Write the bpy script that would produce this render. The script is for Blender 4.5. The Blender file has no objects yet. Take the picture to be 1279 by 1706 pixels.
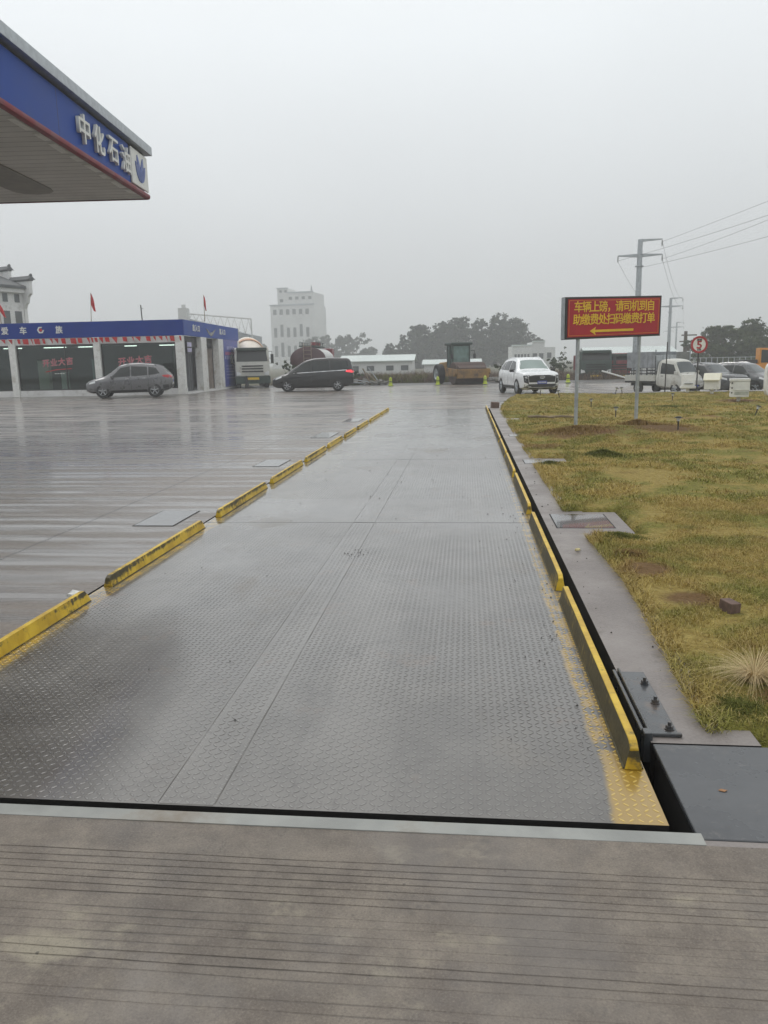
import bpy, bmesh, math, random
import numpy as np
from mathutils import Vector, Matrix
R = math.radians
random.seed(7); rng = np.random.default_rng(7)
S = bpy.context.scene
COL = S.collection

# ------------------------------------------------------------------ camera
CAM_H = 1.6
cam_d = bpy.data.cameras.new('camera'); cam = bpy.data.objects.new('camera', cam_d); COL.objects.link(cam)
cam_d.sensor_fit = 'HORIZONTAL'; cam_d.sensor_width = 36.0; cam_d.lens = 36.06
cam_d.clip_start = 0.05; cam_d.clip_end = 6000
cam.matrix_world = Matrix(((0.994289954, -0.0000658980, 0.106712149, 0),
                           (0.104741485, 0.191896965, -0.975809805, 0),
                           (-0.0204134336, 0.981415075, 0.190808127, CAM_H), (0, 0, 0, 1)))
S.camera = cam
S.render.resolution_x = 768; S.render.resolution_y = 1024

# ------------------------------------------------------------------ sky and light
SUN_EL, SUN_AZ = 55, -35           # degrees, azimuth from +Y towards +X
W = bpy.data.worlds.new('World'); S.world = W; W.use_nodes = True
nt = W.node_tree; N = nt.nodes; N.clear()
def wn(t, **k):
    n = N.new(t)
    for a, b in k.items(): setattr(n, a, b)
    return n
out = wn('ShaderNodeOutputWorld'); bg = wn('ShaderNodeBackground'); bg.inputs[1].default_value = 0.1
sky = wn('ShaderNodeTexSky', sky_type='NISHITA'); sky.sun_disc = False
sky.sun_elevation = R(SUN_EL); sky.sun_rotation = R(SUN_AZ); sky.dust_density = 6; sky.air_density = 1.5
hs = wn('ShaderNodeHueSaturation'); hs.inputs['Saturation'].default_value = 0.06; hs.inputs['Value'].default_value = 1.0
tc = wn('ShaderNodeTexCoord'); sp = wn('ShaderNodeSeparateXYZ'); nt.links.new(tc.outputs['Generated'], sp.inputs[0])
rp = wn('ShaderNodeValToRGB')
el = rp.color_ramp.elements
el[0].position = 0.0; el[0].color = (0.575, 0.590, 0.600, 1)
el[1].position = 1.0; el[1].color = (1.0, 1.0, 1.0, 1)
e = el.new(0.12); e.color = (0.610, 0.634, 0.650, 1)
e = el.new(0.35); e.color = (0.80, 0.84, 0.866, 1)
e = el.new(0.55); e.color = (0.86, 0.885, 0.895, 1)
nt.links.new(sp.outputs[2], rp.inputs[0])
nz = wn('ShaderNodeTexNoise'); nz.inputs['Scale'].default_value = 1.6; nz.inputs['Detail'].default_value = 3
nt.links.new(tc.outputs['Generated'], nz.inputs['Vector'])
mr = wn('ShaderNodeMapRange'); mr.inputs[3].default_value = 9.6; mr.inputs[4].default_value = 12.2
nt.links.new(nz.outputs[0], mr.inputs[0])
sc = wn('ShaderNodeVectorMath', operation='SCALE'); nt.links.new(rp.outputs[0], sc.inputs[0]); nt.links.new(mr.outputs[0], sc.inputs['Scale'])
mx = wn('ShaderNodeMix', data_type='RGBA'); mx.inputs[0].default_value = 0.12
nt.links.new(sky.outputs[0], hs.inputs['Color']); nt.links.new(sc.outputs[0], mx.inputs[6]); nt.links.new(hs.outputs[0], mx.inputs[7])
nt.links.new(mx.outputs[2], bg.inputs[0]); nt.links.new(bg.outputs[0], out.inputs[0])
sd = bpy.data.lights.new('sun', 'SUN'); sd.energy = 0.6; sd.angle = R(25); sd.color = (1, .97, .93)
so = bpy.data.objects.new('sun', sd); COL.objects.link(so)
_d = Vector((math.sin(R(SUN_AZ)) * math.cos(R(SUN_EL)), math.cos(R(SUN_AZ)) * math.cos(R(SUN_EL)), math.sin(R(SUN_EL))))
so.rotation_euler = _d.to_track_quat('Z', 'Y').to_euler()
S.view_settings.view_transform = 'Standard'; S.view_settings.look = 'None'; S.view_settings.exposure = 0.1; S.view_settings.gamma = 1
S.cycles.use_denoising = True; S.cycles.max_bounces = 6; S.cycles.volume_bounces = 1; S.cycles.transparent_max_bounces = 12

# ------------------------------------------------------------------ tagging
def tag(o, label=None, cat=None, group=None, kind=None):
    if label: o['label'] = label
    if cat: o['category'] = cat
    if group: o['group'] = group
    if kind: o['kind'] = kind
    return o
def thing(name, label, cat, loc=(0, 0, 0), rz=0.0, group=None, s=1.0):
    o = bpy.data.objects.new(name, None); COL.objects.link(o)
    o.location = loc; o.rotation_euler = (0, 0, rz); o.scale = (s, s, s); o.empty_display_size = .2
    return tag(o, label, cat, group)
def copy_tree(o, parent=None):
    c = o.copy(); COL.objects.link(c)
    if parent: c.parent = parent
    for ch in [k for k in o.children]: copy_tree(ch, c)
    return c

# ------------------------------------------------------------------ mesh builder
class MB:
    def __init__(s): s.v = []; s.f = []; s.m = []
    def add(s, vs, fs, mi=0):
        o = len(s.v); s.v += [tuple(p) for p in vs]
        for q in fs: s.f.append([i + o for i in q]); s.m.append(mi)
        return s
    def box(s, c, d, rz=0, rx=0, ry=0, mi=0, taper=1.0):
        M = Matrix.Rotation(rz, 3, 'Z') @ Matrix.Rotation(ry, 3, 'Y') @ Matrix.Rotation(rx, 3, 'X')
        vs = []
        for z in (-1, 1):
            t = 1 if z < 0 else taper
            for x, y in ((-1, -1), (1, -1), (1, 1), (-1, 1)):
                vs.append(Vector(c) + M @ Vector((x * d[0] / 2 * t, y * d[1] / 2 * t, z * d[2] / 2)))
        return s.add(vs, [(3, 2, 1, 0), (4, 5, 6, 7), (0, 1, 5, 4), (1, 2, 6, 5), (2, 3, 7, 6), (3, 0, 4, 7)], mi)
    def rng(s, lo, hi, mi=0):
        return s.box([(a + b) / 2 for a, b in zip(lo, hi)], [b - a for a, b in zip(lo, hi)], mi=mi)
    def cyl(s, p0, p1, r0, r1=None, n=12, mi=0, caps=True):
        r1 = r0 if r1 is None else r1
        p0 = Vector(p0); p1 = Vector(p1); d = (p1 - p0).normalized()
        u = d.orthogonal().normalized(); w = d.cross(u)
        vs = []
        for p, r in ((p0, r0), (p1, r1)):
            for i in range(n):
                a = 2 * math.pi * i / n; vs.append(p + (u * math.cos(a) + w * math.sin(a)) * r)
        fs = [(i, (i + 1) % n, n + (i + 1) % n, n + i) for i in range(n)]
        if caps: fs += [tuple(range(n - 1, -1, -1)), tuple(range(n, 2 * n))]
        return s.add(vs, fs, mi)
    def tube(s, pts, r, n=6, mi=0):
        pts = [Vector(p) for p in pts]; vs = []; fs = []
        u = None
        for k, p in enumerate(pts):
            d = (pts[min(k + 1, len(pts) - 1)] - pts[max(k - 1, 0)]).normalized()
            u = d.orthogonal().normalized() if u is None else (u - d * u.dot(d)).normalized()
            w = d.cross(u); rr = r[k] if isinstance(r, (list, tuple)) else r
            for i in range(n):
                a = 2 * math.pi * i / n; vs.append(p + (u * math.cos(a) + w * math.sin(a)) * rr)
        for k in range(len(pts) - 1):
            for i in range(n): fs.append((k * n + i, k * n + (i + 1) % n, (k + 1) * n + (i + 1) % n, (k + 1) * n + i))
        fs += [tuple(range(n - 1, -1, -1)), tuple(range((len(pts) - 1) * n, len(pts) * n))]
        return s.add(vs, fs, mi)
    def lathe(s, prof, c=(0, 0, 0), axis='Z', n=24, mi=0, closed=False):
        vs = []; fs = []; c = Vector(c)
        for r, z in prof:
            for i in range(n):
                a = 2 * math.pi * i / n; x, y = r * math.cos(a), r * math.sin(a)
                vs.append(c + (Vector((x, y, z)) if axis == 'Z' else Vector((y, z, x)) if axis == 'Y' else Vector((z, x, y))))
        m = len(prof)
        for k in range(m - 1 + (1 if closed else 0)):
            for i in range(n):
                a, b = k * n, ((k + 1) % m) * n
                fs.append((a + i, a + (i + 1) % n, b + (i + 1) % n, b + i))
        if not closed: fs += [tuple(range(n - 1, -1, -1)), tuple(range((m - 1) * n, m * n))]
        return s.add(vs, fs, mi)
    def prism(s, poly, h0, h1, axis='Z', mi=0):
        # polygon in the plane normal to axis, extruded from h0 to h1
        def P(a, b, h): return {'Z': (a, b, h), 'Y': (a, h, b), 'X': (h, a, b)}[axis]
        n = len(poly); vs = [P(a, b, h0) for a, b in poly] + [P(a, b, h1) for a, b in poly]
        fs = [tuple(range(n - 1, -1, -1)), tuple(range(n, 2 * n))] + [(i, (i + 1) % n, n + (i + 1) % n, n + i) for i in range(n)]
        return s.add(vs, fs, mi)
    def build(s, name, mat, parent=None, bevel=0, smooth=False, seg=2, fix=True):
        me = bpy.data.meshes.new(name); me.from_pydata([tuple(v) for v in s.v], [], s.f)
        mats = mat if isinstance(mat, (list, tuple)) else [mat]
        for m in mats: me.materials.append(m)
        me.polygons.foreach_set('material_index', s.m)
        if fix or bevel:
            bm = bmesh.new(); bm.from_mesh(me)
            if fix: bmesh.ops.recalc_face_normals(bm, faces=bm.faces)
            if bevel: bmesh.ops.bevel(bm, geom=[e for e in bm.edges if len(e.link_faces) == 2 and e.calc_face_angle(0) > .5], offset=bevel, segments=seg, affect='EDGES', profile=.6)
            bm.to_mesh(me); bm.free()
        me.update()
        if smooth:
            me.polygons.foreach_set('use_smooth', [True] * len(me.polygons))
            try: me.set_sharp_from_angle(angle=R(smooth if smooth is not True else 40))
            except Exception: pass
        o = bpy.data.objects.new(name, me); COL.objects.link(o)
        if parent: o.parent = parent
        return o
def raw_mesh(name, v, f_tri, mat, parent=None, tint=None, n=3):
    me = bpy.data.meshes.new(name); nv = len(v); nf = len(f_tri)
    me.vertices.add(nv); me.vertices.foreach_set('co', np.asarray(v, np.float32).ravel())
    me.loops.add(nf * n); me.loops.foreach_set('vertex_index', np.asarray(f_tri, np.int32).ravel())
    me.polygons.add(nf); me.polygons.foreach_set('loop_start', np.arange(nf, dtype=np.int32) * n)
    if tint is not None:
        a = me.attributes.new('tint', 'FLOAT', 'POINT'); a.data.foreach_set('value', np.asarray(tint, np.float32))
    me.update(calc_edges=True); me.validate(); me.materials.append(mat)
    o = bpy.data.objects.new(name, me); COL.objects.link(o)
    if parent: o.parent = parent
    return o
def part(mb, name, mat, parent, **k): return mb.build(name, mat, parent, **k)
def text_obj(name, body, size, mat, parent, M, extrude=.01, offset=0.0, width=None, align='CENTER', bold=0.0):
    if len(body) > 1:          # every character is an object of its own
        p = width / len(body)
        for i, ch in enumerate(body):
            text_obj('letter', ch, size, mat, parent, M @ Matrix.Translation(((i - (len(body) - 1) / 2) * p, 0, 0)), extrude, offset, None, align, bold)
        return
    c = bpy.data.curves.new('lettering', 'FONT'); c.body = body; c.size = size; c.extrude = extrude; c.offset = offset
    c.align_x = align; c.align_y = 'CENTER'; c.resolution_u = 3
    t = bpy.data.objects.new('lettering', c); COL.objects.link(t)
    me = bpy.data.meshes.new_from_object(t.evaluated_get(bpy.context.evaluated_depsgraph_get()))
    bpy.data.objects.remove(t); bpy.data.curves.remove(c)
    if width:
        xs = [v.co.x for v in me.vertices]; k = width / (max(xs) - min(xs)); mid = (max(xs) + min(xs)) / 2
        ys = [v.co.y for v in me.vertices]; my = (max(ys) + min(ys)) / 2
        me.transform(Matrix.Diagonal((k, 1, 1, 1)) @ Matrix.Translation((-mid, -my, 0)))
    if bold:
        bm = bmesh.new(); bm.from_mesh(me)
        for k, (dx, dy) in enumerate(((-bold, 0), (bold, 0), (0, bold), (0, -bold))):
            n0 = len(bm.verts); bm.from_mesh(me); bm.verts.ensure_lookup_table()
            for v in bm.verts[n0:]: v.co += Vector((dx, dy, .0004 * (k + 1)))
        bm.to_mesh(me); bm.free()
    me.transform(M); me.materials.clear(); me.materials.append(mat); me.name = name
    o = bpy.data.objects.new(name, me); COL.objects.link(o); o.parent = parent
    return o
def basis(o, x, y):
    """matrix with local x, y axes along the two vectors and its origin at o"""
    x = Vector(x).normalized(); y = Vector(y).normalized(); z = x.cross(y)
    M = Matrix.Identity(4)
    for i in range(3): M[i][0] = x[i]; M[i][1] = y[i]; M[i][2] = z[i]; M[i][3] = o[i]
    return M

# ------------------------------------------------------------------ materials
class G:
    """small node graph helper"""
    def __init__(s, name):
        s.mat = bpy.data.materials.new(name); s.mat.use_nodes = True
        s.t = s.mat.node_tree; s.t.nodes.clear()
        s.out = s.t.nodes.new('ShaderNodeOutputMaterial'); s.b = s.t.nodes.new('ShaderNodeBsdfPrincipled')
        s.t.links.new(s.b.outputs[0], s.out.inputs[0])
        s.tc = s.t.nodes.new('ShaderNodeTexCoord')
    def n(s, typ, ins={}, **k):
        x = s.t.nodes.new(typ)
        for a, b in k.items(): setattr(x, a, b)
        for a, b in ins.items(): s.set(x.inputs[a], b)
        return x
    def set(s, sock, v):
        if isinstance(v, bpy.types.NodeSocket): s.t.links.new(v, sock)
        else:
            if isinstance(v, tuple) and len(v) == 3 and sock.type == 'RGBA': v = v + (1,)
            sock.default_value = v
    def m(s, op, a, b=0.0, c=0.0): return s.n('ShaderNodeMath', {0: a, 1: b, 2: c}, operation=op).outputs[0]
    def noise(s, scale, detail=4, rough=.55, vec=None, stretch=None, dist=0):
        v = vec or s.tc.outputs['Object']
        if stretch: v = s.n('ShaderNodeMapping', {0: v, 3: stretch}).outputs[0]
        return s.n('ShaderNodeTexNoise', {'Vector': v, 'Scale': scale, 'Detail': detail, 'Roughness': rough, 'Distortion': dist}).outputs[0]
    def ramp(s, f, a, b, lo=0.0, hi=1.0, smooth=True):
        x = s.n('ShaderNodeMapRange', {0: f, 1: a, 2: b, 3: lo, 4: hi})
        if smooth: x.interpolation_type = 'SMOOTHSTEP'
        return x.outputs[0]
    def mix(s, f, a, b): 
        x = s.n('ShaderNodeMix', data_type='RGBA'); s.set(x.inputs[0], f); s.set(x.inputs[6], a); s.set(x.inputs[7], b); return x.outputs[2]
    def bump(s, h, dist=.01, st=1.0, nrm=None):
        ins = {'Height': h, 'Distance': dist, 'Strength': st}
        if nrm is not None: ins['Normal'] = nrm
        return s.n('ShaderNodeBump', ins).outputs[0]
    def sepxyz(s):
        return s.n('ShaderNodeSeparateXYZ', {0: s.tc.outputs['Object']}).outputs
    def fin(s, **k):
        for a, b in k.items(): s.set(s.b.inputs[{'color': 'Base Color', 'rough': 'Roughness', 'metal': 'Metallic', 'normal': 'Normal', 'coat': 'Coat Weight', 'spec': 'Specular IOR Level'}.get(a, a)], b)
        return s.mat
def simple(name, col, rough=.5, metal=0.0, var=.25, scale=3.0, coat=0.0, dirt=None, bump=0.0, dscale=1.5, spec=None):
    g = G(name); n = g.noise(scale, 5)
    dark = tuple(c * (1 - var) for c in col); light = tuple(min(1, c * (1 + var * .6)) for c in col)
    c = g.mix(g.ramp(n, .3, .7), dark, light)
    if dirt:
        d = g.ramp(g.noise(dscale, 6, .65), .5, .72); c = g.mix(d, c, dirt)
    k = dict(color=c, rough=g.ramp(n, .3, .7, max(.02, rough * .85), min(1, rough * 1.15)), metal=metal)
    if coat: k['coat'] = coat
    if spec is not None: k['spec'] = spec
    if bump: k['normal'] = g.bump(g.noise(scale * 12, 3), bump, .6)
    return g.fin(**k)
M = {}
M['dark_glass'] = simple('dark_glass', (.018, .022, .022), .06, var=.2)
M['screen_glass'] = simple('screen_glass', (.30, .37, .35), .12, metal=.55, var=.15, scale=1)  # pale tint and part metal stand in for sky reflected in the windscreen
M['screen_dark'] = simple('screen_dark', (.085, .10, .105), .12, metal=.3, var=.15, scale=1)
M['tyre'] = simple('tyre_rubber', (.02, .02, .02), .75)
M['rim'] = simple('rim_metal', (.42, .43, .44), .3, metal=.8)
M['black_plastic'] = simple('black_plastic', (.022, .022, .024), .5)
M['white_paint'] = simple('white_car_paint', (.80, .82, .83), .25, var=.05, coat=.6)
M['silver_paint'] = simple('grey_car_paint', (.17, .17, .175), .30, metal=.55, var=.03, coat=.5)
M['black_paint'] = simple('black_car_paint', (.010, .0095, .010), .22, var=.1, coat=.35)
M['dark_paint'] = simple('dark_grey_car_paint', (.075, .08, .085), .28, metal=.4, var=.03, coat=.5)
M['graphite_paint'] = simple('graphite_car_paint', (.11, .115, .12), .28, metal=.4, var=.03, coat=.5)
M['lamp_glass'] = simple('lamp_glass', (.72, .74, .74), .12, var=.1)
M['red_lamp'] = simple('red_lamp', (.45, .015, .02), .15, var=.2)
M['chrome'] = simple('chrome', (.7, .7, .7), .15, metal=1)
M['plate_blue'] = simple('plate_blue', (.03, .06, .38), .4, var=.1)
M['seam'] = simple('seam_shadow', (.012, .012, .012), .8)
M['galv'] = simple('galvanised_steel', (.42, .45, .47), .42, metal=.6, var=.2, scale=6)
M['white_metal'] = simple('white_sheet_metal', (.76, .76, .73), .45, var=.08, scale=5, dirt=(.5, .48, .42))
M['white_wall'] = simple('white_render_wall', (.70, .70, .69), .75, var=.1, scale=.6, dirt=(.48, .47, .45))
M['far_white'] = simple('far_white_wall', (.62, .63, .62), .8, var=.1, scale=.15)
M['far_window'] = simple('far_window', (.06, .07, .075), .35)
M['grey_tile'] = simple('grey_roof_tile', (.08, .085, .09), .7, scale=5)
M['blue_panel'] = simple('blue_panel', (.005, .036, .25), .45, var=.12, scale=.7, dirt=(.012, .048, .23), dscale=.5, spec=.06)
M['canopy_blue'] = simple('canopy_blue', (.026, .075, .34), .4, var=.1, scale=.5, dirt=(.035, .085, .31), dscale=.6, spec=.08)
M['red_rail'] = simple('red_rail', (.21, .008, .016), .45, var=.2, spec=.25)
M['letter_white'] = simple('letter_white', (.74, .75, .72), .5, var=.08, scale=4)
M['red'] = simple('red_sheet', (.42, .012, .022), .45, var=.2)
M['flag_red'] = simple('flag_cloth', (.50, .02, .025), .8, var=.25)
M['sign_yellow'] = simple('sign_yellow', (.78, .52, .03), .5, var=.1)
M['sign_face'] = simple('sign_face', (.40, .008, .02), .4, var=.12, scale=2)
M['black_frame'] = simple('black_frame', (.03, .028, .028), .45)
M['grey_alu'] = simple('grey_aluminium', (.34, .36, .38), .4, metal=.5)
M['pink'] = simple('sticker_pink', (.45, .10, .13), .5, var=.2)
M['poster'] = simple('poster_blue', (.07, .09, .36), .45, var=.2)
M['machine_yellow'] = simple('machine_yellow', (.40, .23, .05), .6, var=.35, scale=2, dirt=(.075, .05, .04), dscale=1.0)
M['exc_orange'] = simple('excavator_orange', (.68, .27, .02), .4, var=.1, scale=1)
M['rust'] = simple('rusty_steel', (.075, .045, .035), .6, metal=.3, var=.4, scale=3)
M['lime'] = simple('lime_plastic', (.50, .60, .04), .5, var=.15)
M['truck_white'] = simple('truck_white', (.58, .58, .53), .4, var=.15, scale=1.5, dirt=(.30, .27, .22))
M['cream'] = simple('drum_cream', (.78, .72, .62), .45, var=.08, scale=1)
M['maroon'] = simple('maroon_tank', (.085, .035, .04), .4, var=.25, scale=1)
M['far_red'] = simple('far_red_paint', (.22, .03, .04), .5)
M['dark_green'] = simple('dark_green_metal', (.03, .055, .045), .45)
M['green_glass'] = simple('green_cab_glass', (.16, .24, .22), .12, metal=.3)
M['pale_roof'] = simple('pale_metal_roof', (.56, .62, .60), .5, var=.08, scale=.2)
M['shed_grey'] = simple('shed_grey', (.34, .37, .39), .6, var=.15, scale=.2)
M['wood'] = simple('weathered_wood', (.26, .20, .13), .8, var=.35, scale=8)
M['brick'] = simple('dull_brick', (.16, .105, .085), .85, var=.3, scale=25, bump=.004)
M['bark'] = simple('bark', (.08, .06, .045), .9, scale=4)
M['dark_steel'] = simple('dark_painted_steel', (.05, .056, .062), .3, var=.4, scale=9, dirt=(.12, .085, .06), dscale=7, coat=.5, bump=.003)
M['pole_conc'] = simple('pole_concrete', (.36, .37, .37), .8, var=.12)
M['wire'] = simple('wire_metal', (.12, .125, .13), .6)
M['lightlamp'] = G('ceiling_tube_light').fin(color=(1, 1, 1), **{'Emission Color': (1, 1, .95), 'Emission Strength': 3.0})
M['tail_on'] = G('lit_tail_lamp').fin(color=(.5, .01, .02), rough=.2, **{'Emission Color': (1, .06, .08), 'Emission Strength': .9})

def glass_pane():
    g = G('shop_window_glass'); g.t.nodes.remove(g.b)
    tr = g.n('ShaderNodeBsdfTransparent', {0: (.62, .70, .67)}); gl = g.n('ShaderNodeBsdfGlossy', {0: (.75, .8, .8), 'Roughness': .04})
    lw = g.n('ShaderNodeLayerWeight', {0: .35}); f = g.ramp(lw.outputs[0], 0, 1, .03, .5, False)
    ms = g.n('ShaderNodeMixShader'); g.t.links.new(f, ms.inputs[0]); g.t.links.new(tr.outputs[0], ms.inputs[1]); g.t.links.new(gl.outputs[0], ms.inputs[2])
    g.t.links.new(ms.outputs[0], g.out.inputs[0]); return g.mat
M['shop_glass'] = glass_pane()

def yard_mat():
    g = G('wet_concrete_yard'); x, y, z = g.sepxyz()
    big = g.noise(.16, 4, .6)
    streak = g.noise(1.0, 6, .65, stretch=(.22, 1.1, 1)); fine = g.noise(1.0, 5, .65, stretch=(.40, 3.6, 1))
    warp = g.m('MULTIPLY', g.noise(.25, 2), 5.0)
    band = g.m('SINE', g.m('ADD', g.m('MULTIPLY', y, 2 * math.pi / .46), warp))
    fine2 = g.noise(1.0, 5, .65, stretch=(.8, 9, 1))
    w = g.m('ADD', g.m('MULTIPLY', streak, .42), g.m('MULTIPLY', band, .040))
    w = g.m('ADD', w, g.m('MULTIPLY', fine, .40)); w = g.m('ADD', w, g.m('MULTIPLY', big, .22)); w = g.m('ADD', w, g.m('MULTIPLY', fine2, .30))
    wet = g.ramp(w, .60, .74)
    speck = g.noise(28, 5, .7)
    dry = g.mix(g.ramp(speck, .3, .7), (.15, .122, .10), (.235, .192, .16))
    dry = g.mix(g.ramp(big, .35, .7), dry, (.15, .135, .12))
    wetc = g.mix(g.ramp(speck, .3, .7), (.095, .079, .067), (.135, .115, .099))
    c = g.mix(wet, dry, wetc)
    # dark stain by the left and slab joints
    def line(v, period, off, wd):
        f = g.m('FRACT', g.m('DIVIDE', g.m('ADD', v, off), period)); a = g.m('ABSOLUTE', g.m('SUBTRACT', f, .5))
        return g.ramp(a, .5 - wd / period, .5 - wd / period * .4)
    j = g.m('MAXIMUM', line(x, 4.4, 4.0, .018), line(y, 5.2, 1.4, .018))
    c = g.mix(g.m('MULTIPLY', j, .75), c, (.035, .032, .03))
    # tyned surface: fine grooves across the lane, in groups
    gr = g.m('ABSOLUTE', g.m('SUBTRACT', g.m('FRACT', g.m('DIVIDE', y, .034)), .5))
    grv = g.m('MULTIPLY', g.ramp(gr, .30, .46), g.ramp(g.m('SINE', g.m('MULTIPLY', y, 2 * math.pi / .30)), -.5, .2))
    c = g.mix(g.m('MULTIPLY', grv, .35), c, (.045, .038, .032))
    h = g.m('SUBTRACT', g.m('MULTIPLY', speck, .25), grv); h = g.m('SUBTRACT', h, g.m('MULTIPLY', j, 2))
    nb = g.bump(h, .004, .5)
    wav = g.bump(g.noise(3.5, 3, .5, stretch=(.35, 1.3, 1)), .004, .30, nb)
    return g.fin(color=c, rough=g.ramp(wet, 0, 1, .55, .35, False), normal=nb, spec=.5, coat=g.ramp(wet, 0, 1, .5, 1.0, False), **{'Coat Roughness': g.ramp(wet, 0, 1, .30, .08, False), 'Coat IOR': 1.5, 'Coat Normal': wav})
M['yard'] = yard_mat()

def apron_mat():
    g = G('damp_concrete_apron'); x, y, z = g.sepxyz()
    big = g.noise(1.1, 5, .65); mid = g.noise(5, 6, .7); fine = g.noise(140, 4, .75); pit = g.noise(55, 3, .6)
    c = g.mix(g.ramp(mid, .3, .7), (.135, .113, .094), (.235, .203, .165))
    c = g.mix(g.ramp(big, .52, .75, 0, .85), c, (.100, .09, .082))
    c = g.mix(g.ramp(g.noise(1.7, 5, .7, stretch=(.8, 1.2, 1)), .55, .66, 0, .75), c, (.35, .315, .235))
    c = g.mix(g.ramp(fine, .48, .72, 0, .38), c, (.34, .30, .25)); c = g.mix(g.ramp(fine, .30, .50, .42, 0), c, (.075, .065, .056)); c = g.mix(g.ramp(g.noise(34, 5, .8), .56, .70, 0, .5), c, (.08, .07, .06))
    dots = g.ramp(g.n('ShaderNodeTexVoronoi', {'Vector': g.tc.outputs['Object'], 'Scale': 7.0}).outputs[0], .02, .05, 1, 0)
    c = g.mix(g.m('MULTIPLY', dots, .7), c, (.04, .035, .03)); c = g.mix(g.ramp(g.noise(3.3, 6, .75), .60, .70, 0, .6), c, (.085, .078, .07))
    crack = g.ramp(g.m('ABSOLUTE', g.m('SUBTRACT', g.noise(.9, 6, .7, dist=.4), .5)), 0, .0022, .6, 0)
    c = g.mix(g.m('MULTIPLY', crack, g.ramp(big, .5, .6)), c, (.05, .045, .04))
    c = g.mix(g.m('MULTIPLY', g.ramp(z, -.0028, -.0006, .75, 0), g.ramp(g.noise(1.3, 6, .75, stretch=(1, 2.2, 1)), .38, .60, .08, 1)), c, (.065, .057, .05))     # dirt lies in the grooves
    damp = g.ramp(g.noise(.75, 5, .65), .46, .62); c = g.mix(g.m('MULTIPLY', damp, .45), c, (.088, .076, .068))
    h = g.m('ADD', g.m('MULTIPLY', fine, .5), g.m('MULTIPLY', pit, .8))
    return g.fin(color=c, coat=g.m('MULTIPLY', damp, .6), **{'Coat Roughness': .3}, rough=g.ramp(big, .3, .7, .72, .5), normal=g.bump(h, .0035, .8))
M['apron'] = apron_mat()

def path_mat():
    g = G('wet_concrete_strip'); big = g.noise(1.3, 5, .6); fine = g.noise(60, 4, .7)
    c = g.mix(g.ramp(big, .3, .7), (.16, .142, .135), (.245, .218, .205)); c = g.mix(g.ramp(fine, .3, .75, 0, .5), c, (.30, .27, .25))
    c = g.mix(g.ramp(fine, .2, .4, .5, 0), c, (.10, .09, .085))
    c = g.mix(g.ramp(g.noise(3.2, 6, .7), .58, .7, 0, .6), c, (.10, .085, .075))
    return g.fin(color=c, rough=g.ramp(big, .35, .7, .5, .28), normal=g.bump(g.m('ADD', fine, g.noise(14, 3)), .004, .6))
M['path'] = path_mat()

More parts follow.
